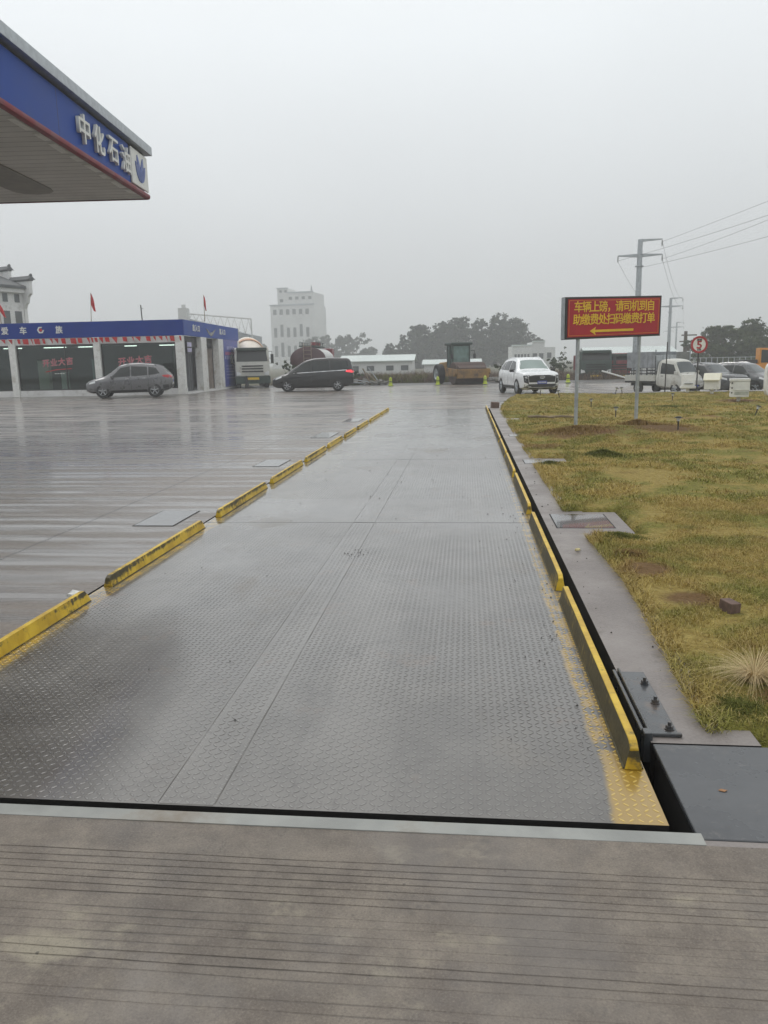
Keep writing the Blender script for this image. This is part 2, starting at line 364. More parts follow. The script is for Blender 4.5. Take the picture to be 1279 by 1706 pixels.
def deck_mat():
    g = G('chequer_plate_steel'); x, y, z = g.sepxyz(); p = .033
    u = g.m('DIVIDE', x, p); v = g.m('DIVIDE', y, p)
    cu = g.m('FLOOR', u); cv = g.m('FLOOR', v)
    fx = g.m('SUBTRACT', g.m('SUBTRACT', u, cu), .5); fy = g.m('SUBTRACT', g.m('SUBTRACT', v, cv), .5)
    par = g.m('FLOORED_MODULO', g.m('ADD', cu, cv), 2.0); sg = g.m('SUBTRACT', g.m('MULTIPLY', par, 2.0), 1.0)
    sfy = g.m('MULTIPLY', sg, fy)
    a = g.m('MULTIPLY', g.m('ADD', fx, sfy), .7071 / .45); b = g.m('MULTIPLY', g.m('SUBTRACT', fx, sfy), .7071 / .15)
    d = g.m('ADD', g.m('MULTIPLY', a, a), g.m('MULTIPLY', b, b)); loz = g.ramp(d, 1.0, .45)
    big = g.noise(.55, 4, .6); mid = g.noise(2.6, 6, .65); fine = g.noise(70, 3, .7)
    lane = g.noise(1, 4, .6, stretch=(1.6, .16, 1))
    c = g.mix(g.ramp(mid, .3, .7), (.080, .073, .064), (.122, .113, .10))
    c = g.mix(g.ramp(lane, .48, .66, 0, .5), c, (.19, .178, .16)); c = g.mix(g.ramp(g.noise(1, 5, .7, stretch=(3.2, .5, 1)), .56, .70, 0, .55), c, (.05, .043, .036)); c = g.mix(g.ramp(g.noise(1.7, 5, .75), .58, .68, 0, .45), c, (.14, .085, .05)); c = g.mix(g.ramp(g.noise(2.4, 6, .75, dist=.6), .57, .66, 0, .5), c, (.045, .037, .03))
    c = g.mix(g.ramp(fine, .55, .8, 0, .45), c, (.06, .055, .05))
    c = g.mix(g.m('MULTIPLY', loz, .30), c, (.26, .25, .235)); c = g.mix(g.m('MULTIPLY', g.m('SUBTRACT', g.ramp(d, 2.0, .9), loz), .5), c, (.03, .026, .022))  # highlight painted on lozenge tops, dark ring of dirt and painted shade around them
    c = g.mix(g.ramp(g.noise(1.3, 6, .7), .60, .72, 0, .5), c, (.06, .042, .03))
    sp_ = g.ramp(g.noise(4.5, 6, .8), .62, .72, 0, .6); c = g.mix(sp_, c, (.04, .034, .028))
    # silt lying between the lozenges
    mud = g.ramp(g.noise(.8, 5, .65, stretch=(1, .6, 1)), .56, .68); c = g.mix(g.m('MULTIPLY', mud, .4), c, (.27, .25, .22))
    # worn yellow paint along both long edges
    wn_ = g.m('ADD', g.noise(9, 6, .75), g.m('MULTIPLY', loz, .10))
    wave = g.m('MULTIPLY', g.m('SUBTRACT', g.noise(2.2, 3), .5), .10)
    er = g.ramp(g.m('ADD', x, wave), .515, .545); elf = g.ramp(g.m('ADD', x, wave), -2.53, -2.56)
    keep = g.m('MAXIMUM', g.ramp(y, 2.75, 3.25, 1.0, .0), g.ramp(y, 3.0, 14, .50, .25, False))
    thr = g.m('SUBTRACT', .74, g.m('MULTIPLY', keep, .52))
    yel = g.m('MULTIPLY', g.m('MAXIMUM', er, elf), g.ramp(g.m('SUBTRACT', wn_, thr), -.04, .06))
    c = g.mix(yel, c, g.mix(loz, (.34, .21, .025), (.56, .38, .06)))
    h = g.m('MULTIPLY', g.m('MULTIPLY', loz, g.ramp(y, 8.98, 9.02)), g.m('SUBTRACT', 1.0, g.m('MULTIPLY', mud, .75)))
    nb = g.bump(h, .006, 1.0); nb = g.bump(mid, .006, .12, nb)
    rgh = g.m('ADD', g.ramp(big, .3, .7, .20, .34), g.m('MULTIPLY', mud, .14)); rgh = g.m('SUBTRACT', rgh, g.ramp(x, -1.3, -2.2, 0, .10))
    film = g.bump(h, .0030, .75)
    return g.fin(color=c, rough=g.m('ADD', rgh, .12), normal=nb, spec=.55, coat=g.ramp(mud, 0, 1, 1.0, .55, False), **{'Coat Roughness': g.m('SUBTRACT', rgh, .11), 'Coat IOR': 1.5, 'Coat Normal': film})
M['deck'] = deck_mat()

def yellow_mat(worn):
    g = G('worn_yellow_paint' if worn else 'yellow_paint'); x, y, z = g.sepxyz()
    big = g.noise(2.0, 6, .7, stretch=(1, .6, 2)); fine = g.noise(34, 5, .75); runs = g.noise(1, 4, .65, stretch=(6, 26, 3))
    c = g.mix(g.ramp(g.noise(6, 4), .3, .7), (.52, .33, .02), (.72, .50, .04))
    c = g.mix(g.ramp(g.noise(1, 4, .7, stretch=(8, 22, 2)), .5, .75, 0, .6), c, (.33, .195, .02))
    f = g.m('ADD', g.m('MULTIPLY', big, .6), g.m('MULTIPLY', fine, .22)); f = g.m('ADD', f, g.m('MULTIPLY', runs, .22))
    # grime clings below the rounded top edge and flakes away downwards
    edge = g.m('MULTIPLY', g.ramp(z, .030, .070), g.ramp(z, .0855, .081))
    f = g.m('ADD', f, g.m('MULTIPLY', edge, .02 if worn else .10))
    a, b = (.30, .52) if worn else (.56, .65)
    dark = g.mix(g.ramp(fine, .35, .65), (.022, .026, .018), (.07, .065, .04))
    c = g.mix(g.ramp(f, a, b, 0, .95), c, dark)
    return g.fin(color=c, rough=g.ramp(f, a, b, .42, .6), normal=g.bump(f, .004, .4))
M['yellow'] = yellow_mat(False); M['yellow_worn'] = yellow_mat(True)

def plate_mat():
    g = G('wet_dark_steel_plate'); big = g.noise(2, 5, .65); fine = g.noise(50, 4, .75)
    c = g.mix(g.ramp(big, .3, .7), (.066, .070, .076), (.105, .110, .116)); c = g.mix(g.ramp(g.noise(6, 6, .75), .55, .75, 0, .5), c, (.20, .19, .175)); c = g.mix(g.ramp(g.noise(1, 6, .8, stretch=(3, 14, 1), dist=.5), .60, .68, 0, .5), c, (.19, .185, .18))
    c = g.mix(g.ramp(g.noise(11, 6, .8), .62, .72, 0, .6), c, (.10, .065, .04)); c = g.mix(g.ramp(fine, .6, .8, 0, .6), c, (.02, .02, .02))
    return g.fin(color=c, rough=g.ramp(big, .3, .7, .2, .36), normal=g.bump(g.m('ADD', big, g.m('MULTIPLY', fine, .15)), .006, .35))
M['plate'] = plate_mat()
M['edge_steel'] = simple('pale_edge_steel', (.33, .34, .32), .4, var=.25, scale=3, dirt=(.20, .17, .13), bump=.002)
M['pit'] = simple('pit_shade_black', (.010, .009, .008), .95)  # near-black colour paints the shade inside the pit and its gaps

def lawn_mat(blade):
    g = G('lawn_blades' if blade else 'lawn_soil'); big = g.noise(.35, 4, .6); mid = g.noise(1.4, 5, .65); fine = g.noise(18, 4, .7)
    straw = g.mix(g.ramp(fine, .3, .7), (.38, .275, .072), (.54, .43, .14)); green = g.mix(g.ramp(fine, .3, .7), (.19, .195, .034), (.31, .305, .066))
    f = g.m('ADD', g.m('MULTIPLY', big, .5), g.m('MULTIPLY', mid, .55))
    c = g.mix(g.ramp(f, .46, .60), straw, green)
    c = g.mix(g.ramp(g.noise(.8, 5, .7), .56, .70, 0, .6), c, (.20, .115, .045))
    soil = None
    for (px, py, pr) in ((2.3, 16.1, 1.15), (4.1, 17.0, 1.2), (1.36, 5.75, .26), (1.48, 5.0, .22), (1.15, 7.2, .3), (1.4, 14.2, .5), (9.3, 28, .8)):
        ds = g.n('ShaderNodeVectorMath', {0: g.tc.outputs['Object'], 1: (px, py, 0.05)}, operation='DISTANCE').outputs['Value']
        q = g.ramp(g.m('ADD', g.m('DIVIDE', ds, pr), g.m('MULTIPLY', g.m('SUBTRACT', mid, .5), 1.6)), 1.0, .45)
        soil = q if soil is None else g.m('MAXIMUM', soil, q)
    c = g.mix(g.m('MULTIPLY', soil, .55 if blade else .9), c, (.25, .135, .06) if blade else g.mix(fine, (.15, .07, .036), (.24, .13, .075)))
    if blade:
        at = g.n('ShaderNodeAttribute', attribute_name='tint').outputs['Fac']
        c = g.mix(g.ramp(at, .55, 1, 0, .8), c, (.52, .41, .20)); c = g.mix(g.ramp(at, 0, .2, .35, 0), c, (.15, .11, .04)); c = g.mix(g.ramp(g.noise(2.6, 5, .7), .54, .72, 0, .5), c, (.30, .17, .075)); c = g.mix(g.ramp(g.noise(4.5, 5, .7), .58, .74, 0, .45), c, (.095, .105, .02))
        return g.fin(color=c, rough=.7, spec=.25)
    c = g.mix(.38, c, (.085, .065, .022)); c = g.mix(g.ramp(g.noise(.9, 5, .6), .58, .68, 0, .75), c, g.mix(fine, (.15, .065, .034), (.23, .12, .068)))
    c = g.mix(g.ramp(g.noise(30, 4, .7), .5, .75, 0, .7), c, (.06, .045, .015))
    return g.fin(color=c, rough=.95, normal=g.bump(g.m('ADD', g.noise(9, 4), fine), .05, .8), spec=.2)
M['lawn'] = lawn_mat(False); M['blade'] = lawn_mat(True)
def blade_mat(name, a, b):
    g = G(name); at = g.n('ShaderNodeAttribute', attribute_name='tint').outputs['Fac']
    return g.fin(color=g.mix(at, a, b), rough=.75, spec=.2)
M['straw'] = blade_mat('straw_blade', (.36, .26, .12), (.72, .58, .34))
M['green_blade'] = blade_mat('green_blade', (.085, .10, .02), (.20, .205, .05))
M['brown_blade'] = blade_mat('brown_blade', (.17, .105, .035), (.38, .26, .10))
M['weed'] = blade_mat('weed_stem', (.07, .045, .035), (.21, .145, .10))
M['leaf_far'] = blade_mat('far_tree_leaf', (.020, .030, .018), (.062, .078, .045))
M['leaf_near'] = blade_mat('bushy_tree_leaf', (.026, .042, .018), (.085, .115, .045))
M['leaf_shrub'] = blade_mat('shrub_leaf', (.025, .04, .02), (.09, .12, .05))
def ground_mat():
    g = G('rough_ground'); a = g.noise(.05, 5, .6); b = g.noise(.8, 5, .7)
    c = g.mix(g.ramp(a, .35, .65), (.10, .085, .06), (.075, .085, .04)); c = g.mix(g.ramp(b, .5, .7), c, (.15, .12, .085))
    return g.fin(color=c, rough=.95)
M['ground'] = ground_mat()
M['asphalt'] = simple('damp_asphalt', (.055, .052, .05), .45, var=.35, scale=1.5, dirt=(.09, .08, .07))
def soffit_mat():
    g = G('canopy_soffit_panels'); x, y, z = g.sepxyz()
    f = g.m('ABSOLUTE', g.m('SUBTRACT', g.m('FRACT', g.m('DIVIDE', y, .34)), .5)); l = g.ramp(f, .43, .47)
    n = g.noise(.8, 5, .6)
    c = g.mix(g.ramp(n, .3, .7), (.50, .49, .46), (.60, .59, .56)); c = g.mix(g.m('MULTIPLY', l, .8), c, (.20, .19, .18)); c = g.mix(g.ramp(g.noise(.5, 5, .7), .55, .7, 0, .4), c, (.36, .34, .31))
    return g.fin(color=c, rough=.45, normal=g.bump(l, .01, -.5))
M['soffit'] = soffit_mat()

# ================================================================== GROUND
DX0, DX1, DY0, DY1 = -2.70, 0.70, 2.497, 26.45          # steel deck
PX0, PX1, PY0, PY1 = -2.722, 0.775, 2.462, 26.51          # pit opening
def sines(x, y, seed, base, n=7):
    r = np.random.default_rng(seed); o = np.zeros_like(x)
    for k in range(n):
        a = r.uniform(0, 2 * math.pi); f = base * r.uniform(.5, 2.2)
        o += np.sin((x * math.cos(a) + y * math.sin(a)) * f + r.uniform(0, 6.28))
    return o / n
def grid_mesh(name, xs, ys, zf, mat):
    X, Y = np.meshgrid(xs, ys); Z = zf(X, Y); nx, ny = len(xs), len(ys)
    v = np.stack([X, Y, Z], -1).reshape(-1, 3); i = np.arange(nx * ny).reshape(ny, nx)
    f = np.stack([i[:-1, :-1], i[:-1, 1:], i[1:, 1:], i[1:, :-1]], -1).reshape(-1, 4)
    return raw_mesh(name, v, f, mat, n=4)
def gz(X, Y):
    inside = (X > -66) & (X < 46) & (Y > -18) & (Y < 53.5)
    return np.where(inside, -1.3, -.03 + .12 * sines(X, Y, 3, .12) * np.clip((Y - 56) / 20, 0, 1))
xs = np.unique(np.concatenate([np.linspace(-1400, -140, 15), np.linspace(-140, 140, 141), np.linspace(140, 1400, 15)]))
ys = np.unique(np.concatenate([np.linspace(-60, -20, 5), np.linspace(-20, 160, 91), np.linspace(160, 1400, 22)]))
tag(grid_mesh('ground', xs, ys, gz, M['ground']), kind='structure')

def slab(name, rects, mat, z1=0.0, z0=-1.25):
    mb = MB()
    for (x0, y0, x1, y1) in rects: mb.rng((x0, y0, z0), (x1, y1, z1))
    mb.m = [0 if i % 6 == 1 else 1 for i in range(len(mb.f))]  # slab sides get the painted gap shade, tops their own material
    return tag(mb.build(name, [mat, M['pit']], fix=False), kind='structure')
slab('concrete_yard', [(-66, PY0, PX0, 54), (PX0, PY1, 1.03, 54), (1.03, PY1, 3.4, 36.4)], M['yard'])
def yard_z(X, Y):
    t = np.clip((X - 4.6) / 4, 0, 1) * np.clip((Y - 37.6) / 3, 0, 1) * np.clip((54 - Y) / 6, 0, 1); return -.42 * t * t * (3 - 2 * t)
yl = grid_mesh('concrete_yard', np.linspace(1.03, 46, 60), np.linspace(36.4, 54, 40), yard_z, M['yard']); yl.data.polygons.foreach_set('use_smooth', [True] * len(yl.data.polygons)); tag(yl, kind='structure')
slab('soil_bed', [(1.03, 3.12, 46, 37.2)], M['ground'], z1=-.12)
slab('pit_wall', [(PX0 - .002, PY0 - .01, PX0 + .001, PY1)], M['pit'], z1=-.03)
slab('pit_floor', [(PX0, PY0, PX1, PY1)], M['pit'], z1=-.85)
mb = MB()                                              # asphalt road beyond the yard
mb.rng((-66, 54, -.3), (60, 60, .004)); tag(mb.build('road', M['asphalt']), kind='structure')

# apron with real grooves across the lane
prof = []
def groove(y, d): prof.extend([(y + .0034, 0), (y + .0015, -d), (y - .0015, -d), (y - .0034, 0)])
y = 2.396; prof.append((y, 0))
groups = [(2.218, 7), (1.955, 8), (1.652, 2), (1.30, 8), (1.06, 8), (.76, 8)]
for gi, (g0, n) in enumerate(groups):
    for k in range(n): groove(g0 - k * .0335, .0022 if (gi == 0 and k < 6) or k in (5, 6) else .0011)
prof.append((-4.0, 0))
mb = MB(); xa = np.unique(np.concatenate([np.linspace(-14, -3, 12), np.linspace(-3, 3, 160), np.linspace(3, 14, 12)])); vs = []; fs = []
for x in xa:
    for (yy, zz) in prof: vs.append((x, yy - .0200 * (x) * 0 + .004 * math.sin(x * .9 + yy) + .0015 * math.sin(x * 4.3 + yy * 40) + .0008 * math.sin(x * 11 + yy * 90), zz + .0015 * math.sin(x * 2.1)))
n = len(prof)
for i in range(len(xa) - 1):
    for j in range(n - 1): fs.append((i * n + j, i * n + j + 1, (i + 1) * n + j + 1, (i + 1) * n + j))
mb.add(vs, fs); tag(mb.build('concrete_apron', M['apron'], fix=False), kind='structure')
bpy.data.objects['concrete_apron'].data.flip_normals() if bpy.data.objects['concrete_apron'].data.polygons[0].normal.z < 0 else None
mb = MB(); mb.rng((-14, -4, -1.2), (14, 2.396, -.012)); tag(mb.build('apron_base', M['pit'], fix=False), kind='structure')
mb = MB(); mb.rng((-8, 2.396, -.12), (PX1 + .02, 2.462, .003))
tag(mb.build('steel_edging', M['edge_steel'], bevel=.002), 'long pale steel edging strip along the front of the pit, before the deck', 'edging strip')
mb = MB(); mb.rng((-14, 2.398, -1.2), (-8, 2.460, -.002)); mb.rng((PX1 + .02, 2.398, -1.2), (14, 2.430, -.003))
tag(mb.build('apron_joint', M['path'], fix=False), kind='structure')

# strip of concrete along the deck with the bays of the access covers
bays = [(7.03, 8.16, 1.55), (12.02, 12.72, 1.58), (16.45, 17.05, 1.58), (21.1, 21.7, 1.58), (24.6, 25.0, 1.5)]
rects = [(PX1, 3.10, 1.22, PY1)]
for (a, b, x1) in bays: rects.append((1.22, a, x1, b))
slab('concrete_strip', rects, M['path'], z1=.002)
def lawn_edge(Y): return np.interp(Y, [3.1, 4.2, 5.5, 7, 8.3, 12.3, 20, 25, 28, 31, 36, 38], [1.03, 1.09, 1.15, 1.09, 1.03, 1.035, 1.04, 1.05, 1.2, 1.5, 2.2, 2.6])
def lawn_mask(X, Y, grow=0.0):
    w = .035 * sines(X, Y, 11, 9) + .03 * sines(X, Y, 12, 25)
    m = X - lawn_edge(Y) + w
    m = np.minimum(m, Y - 3.17 + w); m = np.minimum(m, 36.6 + .25 * sines(X, Y, 13, .6) - Y)
    for (a, b, x1) in bays:
        d = np.maximum(np.maximum(a - Y, Y - b), X - x1)      # >0 outside the bay
        m = np.minimum(m, d + w * .7)
    return m + grow
def lawn_h(X, Y):
    h = .035 + .022 * sines(X, Y, 21, 1.1) + .012 * sines(X, Y, 22, 4.5) + .006 * sines(X, Y, 23, 14) - .06 * np.clip((Y - 22) / 14, 0, 1) * np.clip((X - 3.2) / 3, 0, 1)
    for (cx, cy, r, a) in [(3.2, 16.6, 1.5, .10), (2.2, 15.9, 1.0, .08), (4.3, 18.0, 1.2, .05), (9.4, 28.2, .7, .10), (10.1, 33.6, .7, .1), (9.7, 35.4, .7, .08), (1.9, 4.2, .25, .05), (2.1, 12.4, .4, .08), (1.25, 6.7, .3, .03), (6.6, 20.7, .8, .06)]:
        h = h + a * np.exp(-((X - cx) ** 2 + (Y - cy) ** 2) / (r * r))
    return h
def lawn_z(X, Y):
    m = lawn_mask(X, Y); t = np.clip((m + .03) / .12, 0, 1); t = t * t * (3 - 2 * t)
    return -.10 + (lawn_h(X, Y) + .10) * t
xs = np.unique(np.concatenate([np.arange(1.0, 4.0, .03), np.arange(4.0, 10, .09), np.arange(10, 46.5, .35)]))
ys = np.unique(np.concatenate([np.arange(3.12, 9, .03), np.arange(9, 20, .07), np.arange(20, 37.4, .14)]))
lw = grid_mesh('lawn', xs, ys, lawn_z, M['lawn']); lw.data.polygons.foreach_set('use_smooth', [True] * len(lw.data.polygons)); tag(lw, kind='structure')

def blades(X, Y, Z, hgt, wid, lean, tint):
    n = len(X); a = rng.uniform(0, 2 * math.pi, n); b = rng.uniform(0, 2 * math.pi, n)
    L = lean * rng.uniform(.3, 1, n); h = hgt
    base = np.stack([X, Y, Z - .004], -1); side = np.stack([np.cos(a), np.sin(a), 0 * a], -1) * (wid / 2)[:, None]
    ld = np.stack([np.cos(b), np.sin(b), 0 * b], -1) * (L * h)[:, None]
    mid = base + ld * .4 + np.stack([0 * a, 0 * a, h * .6], -1); tip = base + ld * 1.1 + np.stack([0 * a, 0 * a, h * (1 - .35 * L)], -1)
    v = np.stack([base - side, base + side, mid + side * .7, mid - side * .7, tip], 1).reshape(-1, 3)
    i = np.arange(n)[:, None] * 5
    f = np.concatenate([i + [0, 1, 2], i + [0, 2, 3], i + [3, 2, 4]], 0)
    return v, f, np.repeat(tint, 5)
BARE = [(1.34, 5.75, .13), (1.42, 5.05, .13), (2.6, 16.0, .5), (4.2, 16.9, .6), (1.9, 15.6, .35), (1.9, 7.9, .12), (2.6, 5.9, .14), (9.4, 28.1, .5), (10.1, 33.4, .5), (9.6, 35.2, .5), (6.2, 20.5, .4), (3.1, 9.5, .2), (1.8, 10.4, .15), (5.2, 23, .35), (1.40, 3.66, .07)]
def sow(name, n, x0, x1, y0, y1, h, w, keep=None):
    X = rng.uniform(x0, x1, n); Y = rng.uniform(y0, y1, n)
    m = lawn_mask(X, Y) > .0
    m &= X < Y * .5 + 2.8                       # only as wide as the lawn is ever looked at
    dens = 1.0 + .5 * sines(X, Y, 31, 2.6) + .4 * sines(X, Y, 34, 6)
    for (cx, cy, r) in BARE: dens = dens - .8 * np.exp(-((X - cx) ** 2 + (Y - cy) ** 2) / (r * r)); m &= rng.uniform(0, 1, n) < dens
    X, Y = X[m], Y[m]; k = len(X)
    hh = h * rng.uniform(.45, 1.25, k) * np.clip(1.05 + .55 * sines(X, Y, 33, 3.2) + .5 * sines(X, Y, 34, 9), .7, 1.9); ww = w * rng.uniform(.7, 1.3, k)
    return blades(X, Y, lawn_z(X, Y), hh, ww, 1.3, np.clip(rng.normal(.47, .27, k), 0, 1))
def fringe(n, h, w):
    Y = rng.uniform(3.2, 26, n) ** 1.0; Y = 3.2 + (Y - 3.2) * rng.uniform(.1, 1, n); X = lawn_edge(Y) + np.abs(rng.normal(0, .05, n)) - .01
    inb = np.zeros(n, bool)
    for (a, b, x1) in bays: inb |= (Y > a - .02) & (Y < b + .02)
    X, Y = X[~inb], Y[~inb]; m = rng.uniform(0, 1, len(X)) < .5 + .9 * sines(X, Y, 41, 3.0); X, Y = X[m], Y[m]; k = len(X)
    return blades(X, Y, np.maximum(lawn_z(X, Y), .0), h * rng.uniform(.4, 1.3, k), w * rng.uniform(.7, 1.3, k), 1.6, np.clip(rng.normal(.5, .25, k), 0, 1))
sets = [fringe(16000, .075, .0045), sow('a', 300000, 1.0, 5.0, 3.12, 8.5, .036, .0040), sow('b', 250000, 1.0, 11, 8.5, 18, .045, .009), sow('c', 270000, 1.0, 20, 18, 36.9, .058, .018)]
vv = []; ff = []; tt = []; o_ = 0
for v, f, t in sets: vv.append(v); ff.append(f + o_); tt.append(t); o_ += len(v)
tag(raw_mesh('grass', np.concatenate(vv), np.concatenate(ff), M['blade'], tint=np.concatenate(tt)), kind='stuff')

def tussock(name, label, x, y, r, n, h, w, mat, cat='tussock', up=1.0, group=None):
    a = rng.uniform(0, 2 * math.pi, n); rr = r * np.minimum(1.6, np.abs(rng.normal(0, .62, n))) * (1 + .35 * np.sin(a * 3 + x * 9) + .25 * np.sin(a * 5 + y * 7))
    X = x + rr * np.cos(a) * 1.2; Y = y + rr * np.sin(a)
    v, f, t = blades(X, Y, lawn_z(X, Y), h * rng.uniform(.4, 1.1, n) * np.clip(1.05 - .6 * rr / r, .25, 1.1), np.full(n, w), up, rng.uniform(0, 1, n))
    o = raw_mesh(name, v, f, mat, tint=t); return tag(o, label, cat, group)
tussock('grass_tussock', 'low dark green grass tussock beside the third cover bay from the camera', 2.15, 12.35, .30, 2600, .10, .009, M['green_blade'])
tussock('grass_tussock', 'brown grass mound at the foot of the right sign post', 3.75, 17.55, .38, 2600, .16, .010, M['brown_blade'])
tussock('grass_tussock', 'bright green grass patch in the notch before the nearest cover bay', 1.32, 6.72, .26, 4200, .045, .004, M['green_blade'])
tussock('grass_tussock', 'reddish brown straggly grass along the near lawn edge beside the concrete strip', 1.28, 6.15, .2, 3000, .06, .004, M['brown_blade'])
tussock('grass_tussock', 'green grass clump in the lawn corner beside the dark steel plate', 1.22, 3.42, .22, 5000, .035, .003, M['green_blade'])
tussock('grass_tussock', 'long brown grass ridge left of the sign posts', 2.2, 16.2, .85, 5200, .12, .010, M['brown_blade'])
tussock('grass_tussock', 'dull green grass patch in mid lawn right of the sign', 6.3, 25.3, .8, 3000, .09, .016, M['green_blade'])
tussock('grass_tussock', 'small dark green tuft at the edge of the second cover bay', 1.25, 11.85, .2, 1200, .07, .007, M['green_blade'])
# dry fountain of straw at the right edge
def fountain():
    n = 520; V = []; F = []; T = []; cx, cy = 1.395, 3.70; zz = float(lawn_z(np.array([cx]), np.array([cy]))[0])
    for k in range(n):
        a = random.uniform(0, 2 * math.pi); L = random.uniform(.12, .30); r0 = random.uniform(0, .05)
        d = Vector((math.cos(a), math.sin(a), 0)); s = Vector((-d.y, d.x, 0)) * .0011; o = len(V); b = Vector((cx, cy, zz)) + d * r0; t = random.random()
        bend = random.uniform(.7, 1.5)
        for j in range(5):
            u = j / 4; p = b + d * (L * u * (.25 + .55 * u * bend)) + Vector((0, 0, L * (.85 * u - .55 * bend * u * u)))
            V += [p - s * (1 - u * .7), p + s * (1 - u * .7)]; T += [t, t]
        for j in range(4):
            q = o + j * 2; F += [(q, q + 1, q + 3), (q, q + 3, q + 2)]
    return raw_mesh('straw_tuft', np.array([tuple(p) for p in V]), np.array(F), M['straw'], tint=np.array(T))
tag(fountain(), 'pale dry fountain of straw at the near right edge of the lawn', 'dry grass tuft')

# ================================================================== WEIGHBRIDGE
M['weld'] = simple('weld_bead', (.10, .092, .08), .5, var=.4, scale=6)
wb = thing('weighbridge', 'long grey chequer plate steel weighbridge deck set flush in the wet concrete', 'weighbridge', (0, 0, 0))
joints = [DY0, 7.62, 12.75, 19.4, DY1]
TP = .033                                               # pitch of the tread
def tread(x0, x1, y0, y1, z0):
    """raised lozenges at +-45 degrees in a chequer, worn lower in places: real geometry on the near plates"""
    ci = np.arange(math.floor(x0 / TP), math.ceil(x1 / TP)); cj = np.arange(math.floor(y0 / TP), math.ceil(y1 / TP))
    I, J = np.meshgrid(ci, cj); cx = (I + .5).ravel() * TP; cy = (J + .5).ravel() * TP; sg = np.where((I + J).ravel() % 2 == 1, 1.0, -1.0)
    m = (cx > x0 + .02) & (cx < x1 - .02) & (cy > y0 + .02) & (cy < y1 - .02); cx, cy, sg = cx[m], cy[m], sg[m]; n = len(cx)
    hgt = .0019 * (1 - .72 * np.clip((cy - 3.2) / 5.4, 0, 1)) * np.clip(1.0 + .9 * sines(cx, cy, 71, 1.6) + .5 * sines(cx, cy, 72, 5) + rng.normal(0, .08, n), .35, 1.25)
    a = np.arange(8) / 8 * 2 * math.pi
    L, Wd_ = .0150 * (1 + rng.normal(0, .03, n)), .0048 * (1 + rng.normal(0, .05, n))
    def ringv(k, z):
        u = np.cos(a)[None, :] * L[:, None] * k; w = np.sin(a)[None, :] * Wd_[:, None] * k
        X = (u + w) * .7071; Y = (u - w) * .7071 * sg[:, None]
        return np.stack([cx[:, None] + X, cy[:, None] + Y, np.broadcast_to(z[:, None], X.shape)], -1)
    V = np.concatenate([ringv(1.0, np.full(n, z0 - .0005)), ringv(.84, z0 + hgt * .75), ringv(.45, z0 + hgt)], 1).reshape(-1, 3)
    q = [(k, (k + 1) % 8, 8 + (k + 1) % 8, 8 + k) for k in range(8)] + [(8 + k, 8 + (k + 1) % 8, 16 + (k + 1) % 8, 16 + k) for k in range(8)] + [(16, 17, 18, 19), (16, 19, 20, 23), (23, 20, 21, 22)]
    F = (np.arange(n)[:, None, None] * 24 + np.array(q)[None]); flip = sg > 0
    F[flip] = F[flip][:, :, ::-1]
    return V, F.reshape(-1, 4)
NEAR_Y = 9.0
for a, b in zip(joints, joints[1:]):
    bx_ = MB(); bx_.rng((DX0, a + .006, -.34), (DX1, b - .006, 0)); V = np.array(bx_.v); F = np.array(bx_.f); mi_ = [1, 0, 1, 1, 1, 1]
    if a < NEAR_Y:
        v2, f2 = tread(DX0, DX1, a + .006, min(b - .006, NEAR_Y), 0.0)
        f2 = f2 + len(V); V = np.concatenate([V, v2]); F = np.concatenate([F, f2])
    o = raw_mesh('deck_panel', V, F, M['deck'], wb, n=4); o.data.materials.append(M['pit'])  # panel sides coloured with the same painted gap shade
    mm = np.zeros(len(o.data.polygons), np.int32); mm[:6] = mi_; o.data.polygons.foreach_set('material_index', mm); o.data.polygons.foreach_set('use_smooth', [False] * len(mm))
for a, b in zip(joints, joints[1:]):
    bx_ = MB(); bx_.rng((-1.145, a + .012, -.01), (-.935, b - .012, .0012)); V = np.array(bx_.v); F = np.array(bx_.f)
    if a < NEAR_Y:
        v2, f2 = tread(-1.145, -.935, a + .012, min(b - .012, NEAR_Y), .0012); F = np.concatenate([F, f2 + len(V)]); V = np.concatenate([V, v2])
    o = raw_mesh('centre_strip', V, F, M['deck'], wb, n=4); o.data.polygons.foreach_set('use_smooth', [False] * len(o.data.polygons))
for a, b in zip(joints, joints[1:]):
    for x in (-1.150, -.930):
        mb = MB(); n = 40
        mb.tube([(x + random.uniform(-.001, .001), a + .02 + (b - a - .04) * k / n, -.0012) for k in range(n + 1)], [random.uniform(.0018, .0034) for k in range(n + 1)], 6)
        mb.build('weld_seam', M['weld'], wb)
